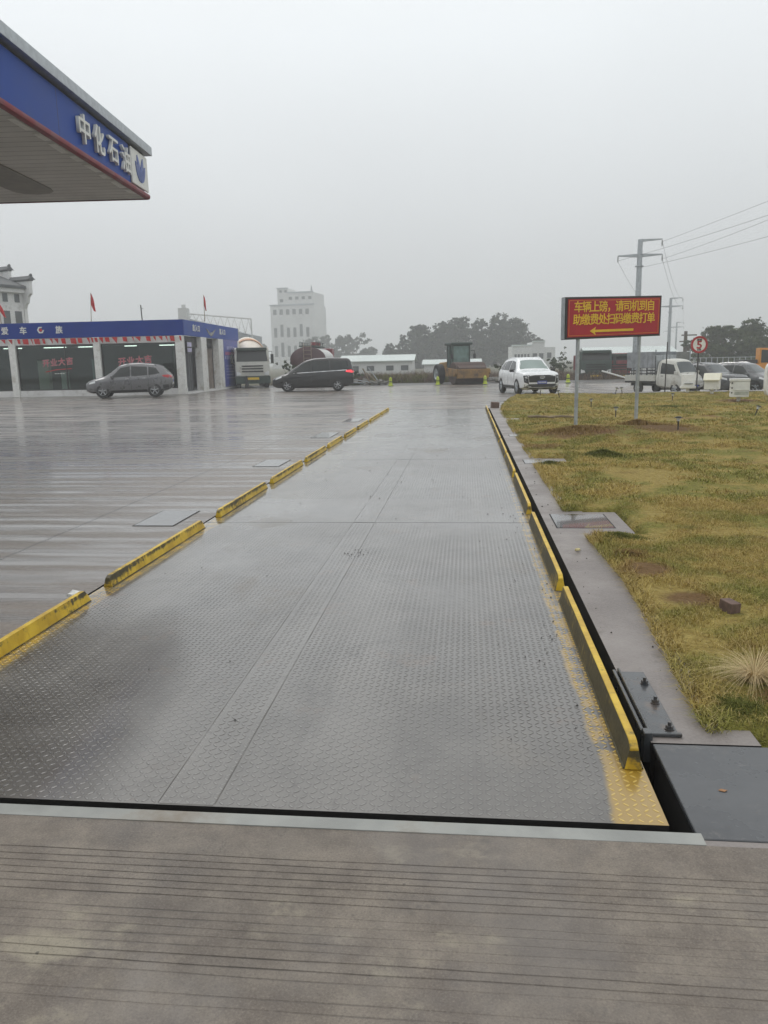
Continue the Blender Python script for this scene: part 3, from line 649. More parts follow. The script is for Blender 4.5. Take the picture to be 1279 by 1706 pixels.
# guard rails bolted along both edges of the deck
L_Y = [(2.75, 4.94), (5.27, 7.36), (7.88, 9.86), (10.2, 12.16), (12.5, 14.3), (14.62, 16.3), (16.7, 18.4), (18.75, 20.7), (21.2, 23.6), (24.0, 26.3)]
R_Y = [(2.87, 5.08), (5.29, 7.66), (8.05, 10.4), (10.68, 12.72), (12.92, 15.1), (15.4, 17.7), (18.0, 20.5), (20.9, 23.4), (23.8, 26.2)]
ORD = ['nearest', 'second', 'third', 'fourth', 'fifth', 'sixth', 'seventh', 'eighth', 'ninth', 'tenth']
def guard(x, y0, y1, side, k):
    # trapezoid section, chamfered ends, inner face worn on the right hand row
    h = .086 if side < 0 else .116; w = .034; t = .016
    mb = MB()
    def ring(y, hh): return [(x - w, y, .001), (x + w, y, .001), (x + w * .82, y, hh * .35), (x + t, y, hh), (x - t, y, hh), (x - w * .82, y, hh * .35)]
    e = .06; secs = [(y0, h * .80), (y0 + e * .55, h * .97), (y0 + e, h)]
    m = max(2, int((y1 - y0) / .25))
    for i in range(1, m): secs.append((y0 + e + (y1 - y0 - 2 * e) * i / m, h + random.uniform(-.0015, .0015)))
    secs += [(y1 - e, h), (y1 - e * .7, h * .93), (y1, h * .45)]
    vs = []; fs = []; mi = []
    for yy, hh in secs: vs += ring(yy, hh)
    for i in range(len(secs) - 1):
        for j in range(6):
            fs.append((i * 6 + j, i * 6 + (j + 1) % 6, (i + 1) * 6 + (j + 1) % 6, (i + 1) * 6 + j)); mi.append(1 if j in (4, 5) and side > 0 else 0)
    fs += [tuple(range(5, -1, -1)), tuple(range((len(secs) - 1) * 6, len(secs) * 6))]; mi += [0, 0]
    mb.add(vs, fs); mb.m = mi
    o = mb.build('guard_rail', [M['yellow'], M['yellow_worn']], bevel=.003, seg=1)
    sd_ = 'left' if side < 0 else 'right'
    last = 'nearest to the camera' if k == 0 else ORD[k] + ' from the camera'
    tag(o, 'worn yellow guard rail on the deck, %s edge, %s' % (sd_, last), 'guard rail', 'yellow guard rails along the deck')
    mb = MB(); mb.rng((x - .040, y0 + .01, .0005), (x + .040, y1 - .01, .006)); mb.build('foot_weld', M['yellow_worn'], o)
for k, (a, b) in enumerate(L_Y): guard(-2.655, a, b, -1, k)
for k, (a, b) in enumerate(R_Y): guard(.655, a, b, 1, k)

# access covers
M['cover_grey'] = simple('wet_grey_cover', (.06, .06, .062), .2, var=.3, scale=2, dirt=(.09, .085, .08), coat=.8, bump=.002)
def cover(label, x0, y0, x1, y1, z=.0025, mat='cover_grey', gap=True):
    t = thing('access_cover', label, 'cover plate', ((x0 + x1) / 2, (y0 + y1) / 2, z), 0, 'access covers beside the deck')
    hx, hy = (x1 - x0) / 2, (y1 - y0) / 2
    mb = MB(); mb.rng((-hx + .012, -hy + .012, 0), (hx - .012, hy - .012, .003)); mb.build('plate', M[mat], t)
    mb = MB(); mb.rng((-hx, -hy, 0), (hx, hy, .0014)); mb.build('joint', M['seam'], t)
cover('wide dark wet cover plate in the nearest bay right of the deck', .86, 7.36, 1.42, 8.06)
cover('small wet cover plate in the second bay right of the deck', .9, 12.1, 1.40, 12.6)
cover('small pale wet cover plate in the third bay right of the deck', .9, 16.5, 1.40, 16.95)
cover('dark grey cover plate sunk in the yard behind the second left guard rail', -3.42, 7.42, -2.98, 8.24)
cover('grey cover plate sunk in the yard behind the fourth left guard rail', -3.42, 11.95, -2.98, 12.85)
cover('far grey cover plate sunk in the yard behind the sixth left guard rail', -3.42, 16.65, -2.98, 18.0)
cover('smallest farthest grey cover plate in the yard left of the deck', -3.42, 21.2, -2.98, 22.4)
mb = MB(); mb.rng((PX1 + .004, 2.432, -.02), (3.4, 3.092, .001))
tag(mb.build('steel_plate', M['plate'], bevel=.003, seg=1), 'large wet blue grey steel plate beside the pit at the lower right', 'steel plate')
mb = MB(); mb.rng((PX1 + .02, 2.43, -1.2), (14, 3.10, -.022)); tag(mb.build('plate_bed', M['pit']), kind='structure')
mb = MB(); mb.rng((3.41, 2.43, -.02), (14, 3.115, 0)); tag(mb.build('paving', M['path']), kind='structure')
# stop bracket bolted to the strip
br = thing('stop_bracket', 'dark steel stop bracket with three bolts on the concrete strip beside the deck', 'bracket', (.83, 3.5, .002))
mb = MB(); mb.rng((-.055, -.33, 0), (.075, .34, .010)); mb.build('base_plate', M['dark_steel'], br, bevel=.002, seg=1)
mb = MB(); mb.rng((-.080, -.31, -.16), (-.062, .36, .012)); mb.rng((-.058, -.33, .004), (-.046, .34, .030)); mb.build('stop_angle', M['dark_steel'], br, bevel=.003, seg=1)
mb = MB(); mb.rng((-.082, -.385, -.1), (-.045, -.335, .035)); mb.rng((-.045, -.352, .002), (.085, -.332, .018)); mb.build('stop_lug', M['dark_steel'], br, bevel=.003, seg=1)
for k, y in enumerate((-.29, -.03, .19)):
    mb = MB(); mb.cyl((.046, y, .010), (.046, y, .014), .021, n=16); mb.cyl((.046, y, .014), (.046, y, .028), .0165, n=6); mb.cyl((.046, y, .028), (.046, y, .044), .0085, n=10)
    mb.build('bolt', M['dark_steel'], br)
# small litter
def lump(name, label, cat, c, r, mat, sq=(1, 1, .6), seed=1, n=2):
    bm = bmesh.new(); bmesh.ops.create_icosphere(bm, subdivisions=n, radius=1)
    rr = random.Random(seed)
    for v in bm.verts:
        k = rr.uniform(.7, 1.25); v.co = Vector((v.co.x * sq[0] * k * r, v.co.y * sq[1] * k * r, max(-.2, v.co.z) * sq[2] * k * r))
    me = bpy.data.meshes.new(name); bm.to_mesh(me); bm.free(); me.materials.append(mat)
    o = bpy.data.objects.new(name, me); o.location = c; COL.objects.link(o)
    return tag(o, label, cat) if label else o
lump('crumpled_tissue', 'crumpled white tissue lying between the two nearest left guard rails', 'tissue', (-2.76, 4.99, .02), .045, M['letter_white'], (1.3, 1, .8), 3)
lump('paper_scrap', 'yellowish paper scrap on the concrete strip beside the second right guard rail', 'paper scrap', (.93, 6.44, .014), .020, simple('yellow_scrap', (.62, .55, .28), .8), (1.2, 1, .9), 4)
mb = MB(); mb.add([(-.016, 0, .002), (-.004, .008, .004), (.014, .004, .002), (.018, 0, .004), (.004, -.009, .002)], [(0, 4, 3, 2, 1)]); mb.add([(-.016, 0, .0), (-.004, .008, .002), (.014, .004, .0), (.018, 0, .002), (.004, -.009, .0)], [(0, 1, 2, 3, 4)])
lf = mb.build('fallen_leaf', simple('leaf_orange', (.36, .19, .09), .7), fix=False); lf.location = (.952, 2.74, .002); tag(lf, 'small orange fallen leaf on the blue grey steel plate', 'leaf')
def brick(label, x, y, rz, d, z=None):
    z = float(lawn_z(np.array([x]), np.array([y]))[0]) if z is None else z
    mb = MB(); mb.box((0, 0, d[2] / 2), d); o = mb.build('brick', M['brick'], bevel=.006); o.location = (x, y, z - .004); o.rotation_euler = (.05, .04, rz)
    return tag(o, label, 'brick')
brick('lone dull brown brick lying on the lawn at the right', 1.625, 4.78, .35, (.075, .11, .07))
brick('square brown brick at the far end of the concrete strip', .96, 26.75, .2, (.26, .2, .2), .0)
def stick(label, x, y, rz, L, r):
    z = float(lawn_z(np.array([x]), np.array([y]))[0]); mb = MB()
    mb.tube([(-L / 2, 0, r), (-L * .1, .03 * L, r * 1.4), (L * .2, .02 * L, r * 1.2), (L / 2, -.02 * L, r * .9)], [r, r * 1.1, r, r * .6], 7)
    o = mb.build('stick', M['wood']); o.location = (x, y, z + .05); o.rotation_euler = (0, 0, rz); tag(o, label, 'stick')
stick('pale broken stick on the lawn left of the left sign post', 1.95, 20.6, -.5, .75, .03)
stick('thin dark stick lying next to the left sign post', 2.55, 20.6, -.25, .75, .028)
# crumbs of soil dropped on the deck and strip
V = []; F = []
for k in range(230):
    c = random.random()
    if c < .45: x, y = random.gauss(.50, .12), random.uniform(3, 9)
    elif c < .6: x, y = random.uniform(.8, 1.05), random.uniform(3.2, 12)
    elif c < .75: x, y = random.gauss(-.95, .06), random.gauss(6.3, .08)
    else: x, y = random.uniform(-2.4, .5), random.uniform(2.7, 14)
    if x > .6 and x < .79: continue
    r = random.uniform(.0025, .008) * (1 if y < 8 else 1.5); o = len(V)
    for d in ((1, 0, 0), (0, 1, 0), (-1, 0, 0), (0, -1, 0)): V.append((x + d[0] * r * random.uniform(.6, 1.2), y + d[1] * r * random.uniform(.6, 1.2), .004))
    V.append((x, y, .004 + r * random.uniform(.6, 1.1))); F += [(o + i, o + (i + 1) % 4, o + 4) for i in range(4)]
tag(raw_mesh('soil_crumbs', np.array(V), np.array(F), simple('soil_crumb', (.03, .025, .02), .9)), kind='stuff')

# ================================================================== CANOPY
cn = thing('canopy', 'filling station canopy corner with blue fascia, red rail and white lettering', 'canopy', (-8.842, 22, 0), R(4.5))
T_ = 34.0; WD = 15.0
mb = MB(); mb.rng((-WD, -T_, 6.22), (-.06, -.06, 6.27)); mb.build('soffit', M['soffit'], cn)
mb = MB(); mb.rng((-WD, -T_, 6.27), (-.10, -.10, 7.34)); mb.build('deck_core', M['shed_grey'], cn)
mb = MB(); mb.rng((-.10, -T_, 6.345), (-.02, -1.36, 7.30)); mb.rng((-WD, -.10, 6.345), (-.10, -.02, 7.30)); mb.build('fascia', M['canopy_blue'], cn)
for k in range(7):
    mb = MB(); mb.rng((-.021, -5.6 - 2.44 * k, 6.35), (-.0185, -5.585 - 2.44 * k, 7.295)); mb.build('panel_joint', M['black_frame'], cn)
mb = MB(); mb.rng((-.10, -T_, 7.30), (-.06, 0, 7.36)); mb.build('shadow_gap', M['black_frame'], cn)
mb = MB(); mb.rng((-WD, -T_, 7.37), (.14, .14, 7.60)); mb.build('roof_cap', M['galv'], cn, bevel=.01)
# rounded red rail: quarter round section turning the corner
sec = [(-.06, 6.20), (.0, 6.20), (.045, 6.225), (.06, 6.27), (.045, 6.32), (0, 6.345), (-.06, 6.345)]
mb = MB(); n = len(sec); vs = []; fs = []
for (px, py, ox, oy) in [(0, -T_, 1, 0), (0, -.03, 1, 0), (-.009, -.009, .7, .7), (-.03, 0, 0, 1), (-WD, 0, 0, 1)]:
    for (a, z) in sec: vs.append((px + a * ox, py + a * oy, z))
for i in range(4):
    for j in range(n - 1): fs.append((i * n + j, i * n + j + 1, (i + 1) * n + j + 1, (i + 1) * n + j))
mb.add(vs, fs); mb.build('red_rail', M['red_rail'], cn, smooth=True)
mb = MB()
for k in range(8): mb.box((-.17 - .02 * (k % 3), -1.0 - k * .85, 6.212), (.16, .5 + .25 * (k % 2), .008), rz=.03 * (k % 3 - 1))
mb.build('peeling_trim', M['white_metal'], cn)
mb = MB(); mb.prism([(-2.05, -7), (-2.04, -1.6), (-2.12, -1.3), (-2.3, -1.12), (-2.65, -1.04), (-2.95, -1.12), (-3.1, -1.35), (-3.14, -1.7), (-3.14, -7)], 6.200, 6.218); mb.build('lamp_recess', simple('recess_grey', (.27, .26, .24), .6), cn)
lp = MB(); lp.rng((-.02, -1.33, 6.37), (.035, -.03, 7.28)); lpo = lp.build('logo_panel', M['letter_white'], cn, bevel=.03)
# flame of six petals on the panel
def petal(cy, cz, ang, L, w):
    pts = []
    for t in [i / 10 for i in range(11)]: pts.append((w * math.sin(math.pi * t) ** .8 * (1 - .3 * t), L * t))
    poly = pts + [(-a, b) for a, b in reversed(pts[1:-1])]
    return [(cy + a * math.cos(ang) - b * math.sin(ang), cz + a * math.sin(ang) + b * math.cos(ang)) for a, b in poly]
for (dy, ang, L, w) in [(-.03, .62, .40, .085), (-.02, .28, .47, .085), (.03, -.62, .40, .085), (.02, -.28, .47, .085)]:
    mb = MB(); mb.prism(petal(-.68 + dy * 1.5, 6.50, ang, L * 1.45, w * 1.45), .036, .055, 'X'); mb.build('emblem_petal', simple('emblem_blue', (.05, .10, .36), .4) if 'emblem_blue' not in bpy.data.materials else bpy.data.materials['emblem_blue'], lpo)
for ch, yc in zip('中化石油', (-4.41, -3.56, -2.66, -1.80)):
    text_obj('letter', ch, .66, M['letter_white'], cn, basis((.035, yc, 6.82), (0, 1, 0), (0, 0, 1)), extrude=.035, bold=.007, width=.60)
for (x, y) in ((-7, -8), (-7, -26)):
    mb = MB(); mb.rng((x - .35, y - .35, 0), (x + .35, y + .35, 6.22)); mb.build('column', M['white_metal'], cn)

# ================================================================== CAR WASH BUILDING
B = thing('car_wash', 'low white car wash with blue fascia and big shop windows at the left', 'building', (-16.4, 44.5, 0), R(2.5))
HB = 4.3; BD = 13.0; BL = -18.0
mb = MB(); mb.rng((BL, .05, -.1), (0, BD, .10)); mb.build('floor_slab', M['white_wall'], B)
mb = MB(); mb.rng((BL, .10, 4.15), (-.1, BD - .1, 4.25)); mb.build('roof', M['shed_grey'], B)
mb = MB(); mb.rng((BL, 0, 3.40), (0, .14, HB)); mb.build('fascia', M['blue_panel'], B, bevel=.01)
mb = MB(); mb.rng((-.14, .145, 3.40), (0.004, BD, HB)); mb.build('fascia', M['canopy_blue'], B, bevel=.01)
mb = MB(); mb.rng((BL, BD - .2, .1), (0, BD, 3.4)); mb.rng((BL, 0, .1), (BL + .2, BD - .2, 3.4)); mb.build('wall', M['white_wall'], B)
mb = MB(); mb.rng((BL, .06, 3.02), (-.05, .20, 3.40)); mb.rng((BL, .04, .0), (-.02, .22, .36)); mb.build('wall', M['white_wall'], B)
mb = MB(); mb.rng((BL + .2, 6.0, .1), (-2.8, 6.15, 3.4)); mb.rng((-2.95, .3, .1), (-2.8, 5.99, 3.4)); mb.build('partition', simple('partition_grey', (.05, .06, .055), .8), B)
mb = MB(); mb.rng((BL + .2, .25, 3.06), (-2.95, 5.98, 3.12)); mb.build('ceiling', simple('ceiling_grey', (.22, .23, .22), .8), B)
for x in (-15.2, -10.4, -5.25, -.30):
    w = .46 if x > -1 else .40
    mb = MB(); mb.rng((x - w / 2, -.05, .0), (x + w / 2, .30, 3.40)); mb.build('pillar', M['white_metal'], B, bevel=.015)
for (x0, x1) in ((-14.98, -10.62), (-10.18, -5.47), (-5.03, -.55)):
    f = MB(); z0, z1 = .36, 3.02
    for a in ((x0, x0 + .06), (x1 - .06, x1)): f.rng((a[0], .08, z0), (a[1], .16, z1))
    f.rng((x0 + .06, .08, z0), (x1 - .06, .16, z0 + .06)); f.rng((x0 + .06, .08, z1 - .06), (x1 - .06, .16, z1))
    xm = x0 + (x1 - x0) * .62
    if x0 > -11 and x0 < -9: f.rng((xm - .03, .08, z0 + .06), (xm + .03, .16, z1 - .06))
    wn_o = f.build('window', M['black_frame'], B)
    g_ = MB(); g_.rng((x0 + .06, .115, z0 + .06), (x1 - .06, .125, z1 - .06)); g_.build('pane', M['shop_glass'], wn_o)
    for q0, q1 in ((x0 + .5, x0 + 1.9), (x0 + 2.7, x1 - .5)):
        l_ = MB(); l_.rng((q0, 2.4, 2.90), (q1, 2.5, 2.95)); l_.build('tube_light', M['lightlamp'], B)
# things seen inside
for (x, y, w, h, m) in ((-9.35, 1.6, .65, 2.0, 'cream'), (-7.9, 1.2, .34, 1.3, 'white_metal'), (-6.15, 1.8, .4, 2.0, 'galv'), (-13.4, 1.6, .9, 1.1, 'dark_green'), (-7.2, 2.5, .8, .5, 'maroon')):
    t = MB(); t.rng((x - w / 2, y - .2, .10), (x + w / 2, y + .2, .10 + h)); t.rng((x - w / 2 - .02, y - .22, .10 + h), (x + w / 2 + .02, y + .22, .14 + h))
    o = t.build('cabinet' if h < 1.5 else 'locker', M[m], bevel=.02); o.location = (-16.4, 44.5, 0); o.rotation_euler = (0, 0, R(2.5))
    tag(o, {'cream': 'tall cream locker behind the left shop window', 'white_metal': 'short white cabinet behind the middle of the left shop window', 'galv': 'tall grey locker behind the right part of the left shop window',
            'dark_green': 'dark green cabinet behind the shop window at the left frame edge', 'maroon': 'low maroon cabinet deep behind the left shop window'}[m], 'cabinet')
# opening brush-script stickers
for (xc, s_) in ((-7.75, .46), (-3.05, .50)):
    text_obj('letter_outline', '开业大吉', s_, M['letter_white'], B, basis((xc, .108, 1.98), (1, .0, .07), (0, .0, 1)), extrude=.001, bold=.017, width=2.1 * s_ / .5)
    t = text_obj('window_lettering', '开业大吉', s_, M['pink'], B, basis((xc, .105, 1.98), (1, .0, .07), (0, .0, 1)), extrude=.002, bold=.012, width=2.1 * s_ / .5)
    mb = MB(); mb.prism([(xc - .8, 1.42), (xc - .1, 1.55), (xc + .85, 1.60), (xc + .8, 1.64), (xc - .1, 1.60), (xc - .8, 1.47)], .100, .106, 'Y'); mb.build('underline', M['flag_red'], B)
    mb = MB()
    for k in range(4): mb.rng((xc - .25 + .16 * k, .100, 1.32), (xc - .13 + .16 * k, .106, 1.36))
    mb.build('small_lettering', M['letter_white'], B)
# front lettering
for ch, xx in (('爱', -10.72), ('车', -9.60), ('族', -7.42)):
    text_obj('letter', ch, .46, M['letter_white'], B, basis((xx, -.02, 3.88), (1, 0, 0), (0, 0, 1)), extrude=.02, bold=.010, width=.40)
mb = MB()
for k in range(5):
    a0, a1 = R(60 * k + 60), R(60 * k + 120)
    q = [(-8.53 + r * math.cos(a), 3.88 + r * math.sin(a)) for r, a in ((.21, a0), (.21, a1), (.13, a1), (.13, a0))]; mb.prism(q, -.045 - .001 * k, -.0, 'Y')
mb.build('hexagon_logo', M['letter_white'], B); mb = MB(); mb.prism([(-8.53 + .09 * math.cos(R(60 * k)), 3.88 + .09 * math.sin(R(60 * k))) for k in range(6)], -.03, -.0, 'Y'); mb.build('hexagon_core', M['flag_red'], B)
for yc in (2.5, 8.5):
    text_obj('letter', '出入口', .42, M['letter_white'], B, basis((.02, yc, 3.86), (0, 1, 0), (0, 0, 1)), extrude=.015, bold=.012, width=1.6)
mb = MB(); mb.prism([(4.5, 4.0), (5.6, 3.72), (6.9, 4.02), (6.2, 3.62), (5.7, 3.50), (5.2, 3.62)], .005, .03, 'X'); mb.build('chevron_mark', M['dark_paint'], B)
# side openings
for (y0, y1) in ((3.3, 4.5), (7.3, 8.5), (12.6, 13.0)):
    mb = MB(); mb.rng((-.4, y0, 0), (.03, y1, 3.4)); mb.build('pillar', M['white_metal'], B, bevel=.015)
def curtain(y0, y1, m, x=-.6):
    n = int((y1 - y0) / .12); vs = []; fs = []
    for i in range(n + 1):
        yy = y0 + (y1 - y0) * i / n; xx = x + .045 * math.sin(i * 1.9) + .02 * math.sin(i * .7)
        vs += [(xx, yy, .03), (xx, yy, 2.75)]
    for i in range(n): fs.append((2 * i, 2 * i + 2, 2 * i + 3, 2 * i + 1))
    mb = MB(); mb.add(vs, fs); mb.build('strip_curtain', M[m], B, fix=False)
M['curtain_grey'] = simple('curtain_grey', (.075, .08, .085), .5); M['curtain_brown'] = simple('curtain_brown', (.20, .165, .14), .6, var=.3)
curtain(.35, 3.25, 'curtain_grey'); curtain(4.55, 7.25, 'curtain_brown', -.45)
mb = MB(); mb.rng((-.35, .3, 2.75), (-.25, 3.28, 3.40)); mb.rng((-.5, 4.52, 2.9), (-.4, 7.28, 3.4)); mb.build('lintel', M['black_frame'], B)
mb = MB(); mb.rng((-.1, .55, 2.35), (-.02, 1.5, 3.1)); hs_ = mb.build('entrance_sign', M['black_frame'], B)
mb = MB(); mb.rng((-.018, .62, 2.45), (-.008, 1.43, 2.68)); mb.rng((-.018, .62, 2.76), (-.008, 1.43, 3.02)); mb.build('sign_face', simple('sign_lilac', (.50, .48, .66), .4), hs_)
mb = MB(); mb.rng((-.12, 8.5, .15), (-.02, 12.6, 3.4)); po = mb.build('poster_panel', M['poster'], B)
mb = MB()
for (z, a, b) in ((2.72, 9.6, 11.6), (2.05, 9.0, 12.1), (1.55, 9.2, 12.2), (1.35, 9.2, 12.0), (1.15, 9.2, 12.2), (.95, 9.2, 11.8), (.72, 9.2, 12.0)):
    h = .26 if z > 2 else .07; y_ = a
    while y_ < b: mb.rng((-.015, y_, z), (-.008, y_ + h * .8, z + h * .9)); y_ += h * 1.15 + (.08 if z < 2 else .12)
mb.build('poster_lines', simple('poster_text', (.42, .42, .62), .5), po)
mb = MB(); mb.rng((-.015, 9.1, 2.34), (-.009, 12.0, 2.56)); mb.build('poster_band', simple('poster_band', (.40, .12, .25), .5), po)
mb = MB(); mb.cyl((0, 0, 0), (0, 0, .04), .22, n=14); mb.cyl((0, 0, .04), (0, 0, .85), .15, .05, n=14)
o = mb.build('traffic_cone', M['black_plastic']); o.location = (-15.55, 54.2, 0); tag(o, 'dark traffic cone standing by the blue poster of the car wash', 'cone')
# bunting under the fascia
bt = thing('bunting', 'string of red pennants hung under the blue fascia of the car wash', 'bunting', (-16.4, 44.5, 0), R(2.5))
mb = MB(); mb.tube([(BL + .3 + i * .5, -.10, 3.36 - .05 * abs(math.sin(i * .63))) for i in range(36)], .012, 5); mb.build('cord', M['letter_white'], bt)
mb = MB(); x = BL + .5
while x < -.2:
    w = random.choice((.10, .16, .26, .34)); d = random.uniform(.24, .36); k = random.random()
    if k < .5: mb.prism([(x, 3.37), (x + w, 3.37), (x + w * .6 + .08, 3.37 - d)], -.115, -.10, 'Y')
    else: mb.prism([(x, 3.37), (x + w, 3.37), (x + w + .03, 3.37 - d), (x + .05, 3.37 - d * .9)], -.115, -.10, 'Y')
    x += w + random.choice((.10, .16, .3))
mb.build('pennants', M['flag_red'], bt)
# flags and mast on the roof
def flag(label, x, y, z0, ztop, lean, fl):
    t = thing('roof_flag', label, 'flag', (x, y, z0), 0, 'red flags on the car wash roof')
    mb = MB(); mb.cyl((0, 0, 0), (lean, 0, ztop), .022, .014, 8); mb.build('pole', M['wood'], t)
    H_ = ztop * .56; vs = []; fs = []; n = 8
    for i in range(n + 1):
        u = i / n; zz = ztop - H_ * u - .02; xl = lean * zz / ztop
        vs += [(xl, 0, zz if u < .62 else ztop - H_ * .62), (xl + fl * u + .03, .08 * math.sin(u * 5), zz - .30 * fl * u), (xl + fl * u * .5 + .01, -.06 * math.sin(u * 6), zz - .05)]
    for i in range(n): a = 3 * i; fs += [(a, a + 2, a + 5, a + 3), (a + 2, a + 1, a + 4, a + 5)]
    mb = MB(); mb.add(vs, fs); mb.build('flag_cloth', M['flag_red'], t, fix=False)
flag('red flag drooping on a thin pole above the left shop window of the car wash', -22.3, 45.2, 4.25, 1.75, .12, .32)
flag('narrow red flag on a pole over the right side of the car wash roof', -15.75, 46.5, 4.25, 1.55, .02, .14)
flag('red flag cut by the left frame edge above the car wash roof', -28.0, 45.2, 4.25, 1.35, -.05, .42)
mb = MB(); mb.cyl((0, 0, 0), (-.03, 0, 1.0), .035, n=8); mb.box((0, 0, .03), (.16, .16, .06)); mb.cyl((-.03, 0, .8), (.12, 0, .8), .012)
o = mb.build('roof_mast', M['black_frame']); o.location = (-19.25, 45.5, 4.25); tag(o, 'short dark mast stub standing on the car wash roof between two flags', 'mast')

# ================================================================== CARS
def prof_fn(pts, sm=.10):
    xs = np.array([p[0] for p in pts], float); zs = np.array([p[1] for p in pts], float)
    d = np.linspace(-sm, sm, 9)
    return lambda x: float(np.mean(np.interp(np.clip(x + d, xs[0], xs[-1]), xs, zs)))
class CarBody:
    def __init__(s, zb, belt, top, wm, wt, tuck=.05, n=64):
        s.zb, s.be, s.tp = prof_fn(zb), prof_fn(belt), prof_fn(top, .09); s.wm, s.wt = prof_fn(wm), prof_fn(wt); s.tuck = tuck
        s.x0, s.x1 = zb[0][0], zb[-1][0]
        s.xs = [s.x0 + (s.x1 - s.x0) * (.5 - .5 * math.cos(math.pi * (i / (n - 1)))) * .35 + (s.x1 - s.x0) * (i / (n - 1)) * .65 for i in range(n)]
    def ring(s, x):
        zb, be, tp, wm, wt = s.zb(x), s.be(x), s.tp(x), s.wm(x), s.wt(x)
        tp = max(tp, be + .03); wt = min(wt, wm - .02); wb = wm - s.tuck; r = min(.07, (tp - be) * .45)
        ih = tp - be
        return [(0, zb), (wm * .80, zb), (wm * .965, zb + .10), (wm * .995, zb + (be - zb) * .40), (wm, zb + (be - zb) * .62), (wm * .985, be - (be - zb) * .14),
                (wb, be), (wb + (wt - wb) * .52 + min(.02, ih * .05), be + (ih - r) * .55), (wt, tp - r), (wt * .90, tp - r * .25), (wt * .55, tp + min(.015, ih * .1)), (0, tp + min(.025, ih * .15))]
    def build(s, name, mat, parent, wheels, rad, z):
        K = 12; vs = []; fs = []
        for x in s.xs:
            rg = s.ring(x)
            vs += [(x, a, b) for a, b in rg] + [(x, -a, b) for a, b in reversed(rg[1:-1])]
        m = 2 * K - 2
        for i in range(len(s.xs) - 1):
            for j in range(m): fs.append((i * m + j, i * m + (j + 1) % m, (i + 1) * m + (j + 1) % m, (i + 1) * m + j))
        fs += [tuple(range(m - 1, -1, -1)), tuple(range((len(s.xs) - 1) * m, len(s.xs) * m))]
        mb = MB(); mb.add(vs, fs); o = mb.build(name, [mat, M['black_plastic']], parent)
        cb = MB()
        for wx in wheels:
            for sg in (-1, 1): cb.cyl((wx, sg * .50, z), (wx, sg * 1.3, z), rad + .055, n=28, mi=1)
        c = cb.build('cutter', [mat, M['black_plastic']])
        md = o.modifiers.new('arch', 'BOOLEAN'); md.operation = 'DIFFERENCE'; md.object = c; md.solver = 'EXACT'
        me = bpy.data.meshes.new_from_object(o.evaluated_get(bpy.context.evaluated_depsgraph_get()))
        o.modifiers.clear(); old = o.data; o.data = me; bpy.data.meshes.remove(old); me.name = name
        bpy.data.objects.remove(c)
        me.polygons.foreach_set('use_smooth', [True] * len(me.polygons))
        try: me.set_sharp_from_angle(angle=R(38))
        except Exception: pass
        return o
    def yside(s, x, z):
        rg = s.ring(x)[1:10]; return float(np.interp(z, [p[1] for p in rg], [p[0] for p in rg]))
    def ztop(s, x, y):
        rg = s.ring(x)[8:][::-1]; return float(np.interp(abs(y), [p[0] for p in rg], [p[1] for p in rg]))
    def xend(s, y, z, front=True):
        a, b = (s.x1, s.x0) if front else (s.x0, s.x1); n = 300; y = abs(y)
        for i in range(n):
            x = a + (b - a) * .35 * i / n; rg = s.ring(x)
            if rg[0][1] <= z <= s.ztop(x, y) and y <= float(np.interp(z, [p[1] for p in rg[1:10]], [p[0] for p in rg[1:10]])): return x
        return a + (b - a) * .35
    def quad(s, q, nu, nv, fn):
        vs = []; fs = []
        for j in range(nv + 1):
            for i in range(nu + 1):
                u, v = i / nu, j / nv
                a = (q[0][0] * (1 - u) + q[1][0] * u, q[0][1] * (1 - u) + q[1][1] * u); b = (q[3][0] * (1 - u) + q[2][0] * u, q[3][1] * (1 - u) + q[2][1] * u)
                vs.append(fn(a[0] * (1 - v) + b[0] * v, a[1] * (1 - v) + b[1] * v))
        for j in range(nv):
            for i in range(nu): k = j * (nu + 1) + i; fs.append((k, k + 1, k + nu + 2, k + nu + 1))
        return vs, fs
    def patch(s, name, mat, parent, kind, quads, off=.006, sg=1, nu=8, nv=6):
        mb = MB()
        for q in quads:
            if kind == 'side': vs, fs = s.quad(q, nu, nv, lambda x, z: (x, sg * (s.yside(x, z) + off), z))
            elif kind == 'top': vs, fs = s.quad(q, nu, nv, lambda x, f: (x, f * s.wt(x), s.ztop(x, f * s.wt(x)) + off))
            elif kind == 'front': vs, fs = s.quad(q, nu, nv, lambda y, z: (s.xend(y, z) + off, y, z))
            else: vs, fs = s.quad(q, nu, nv, lambda y, z: (s.xend(y, z, False) - off, y, z))
            mb.add(vs, fs)
        o = mb.build(name, mat, parent, fix=False, smooth=True)
        c = o.data.polygons[len(o.data.polygons) // 2]; nrm = c.normal; want = {'side': Vector((0, sg, 0)), 'top': Vector((0, 0, 1)), 'front': Vector((1, 0, 0)), 'rear': Vector((-1, 0, 0))}[kind]
        if nrm.dot(want) < 0: o.data.flip_normals()
        return o
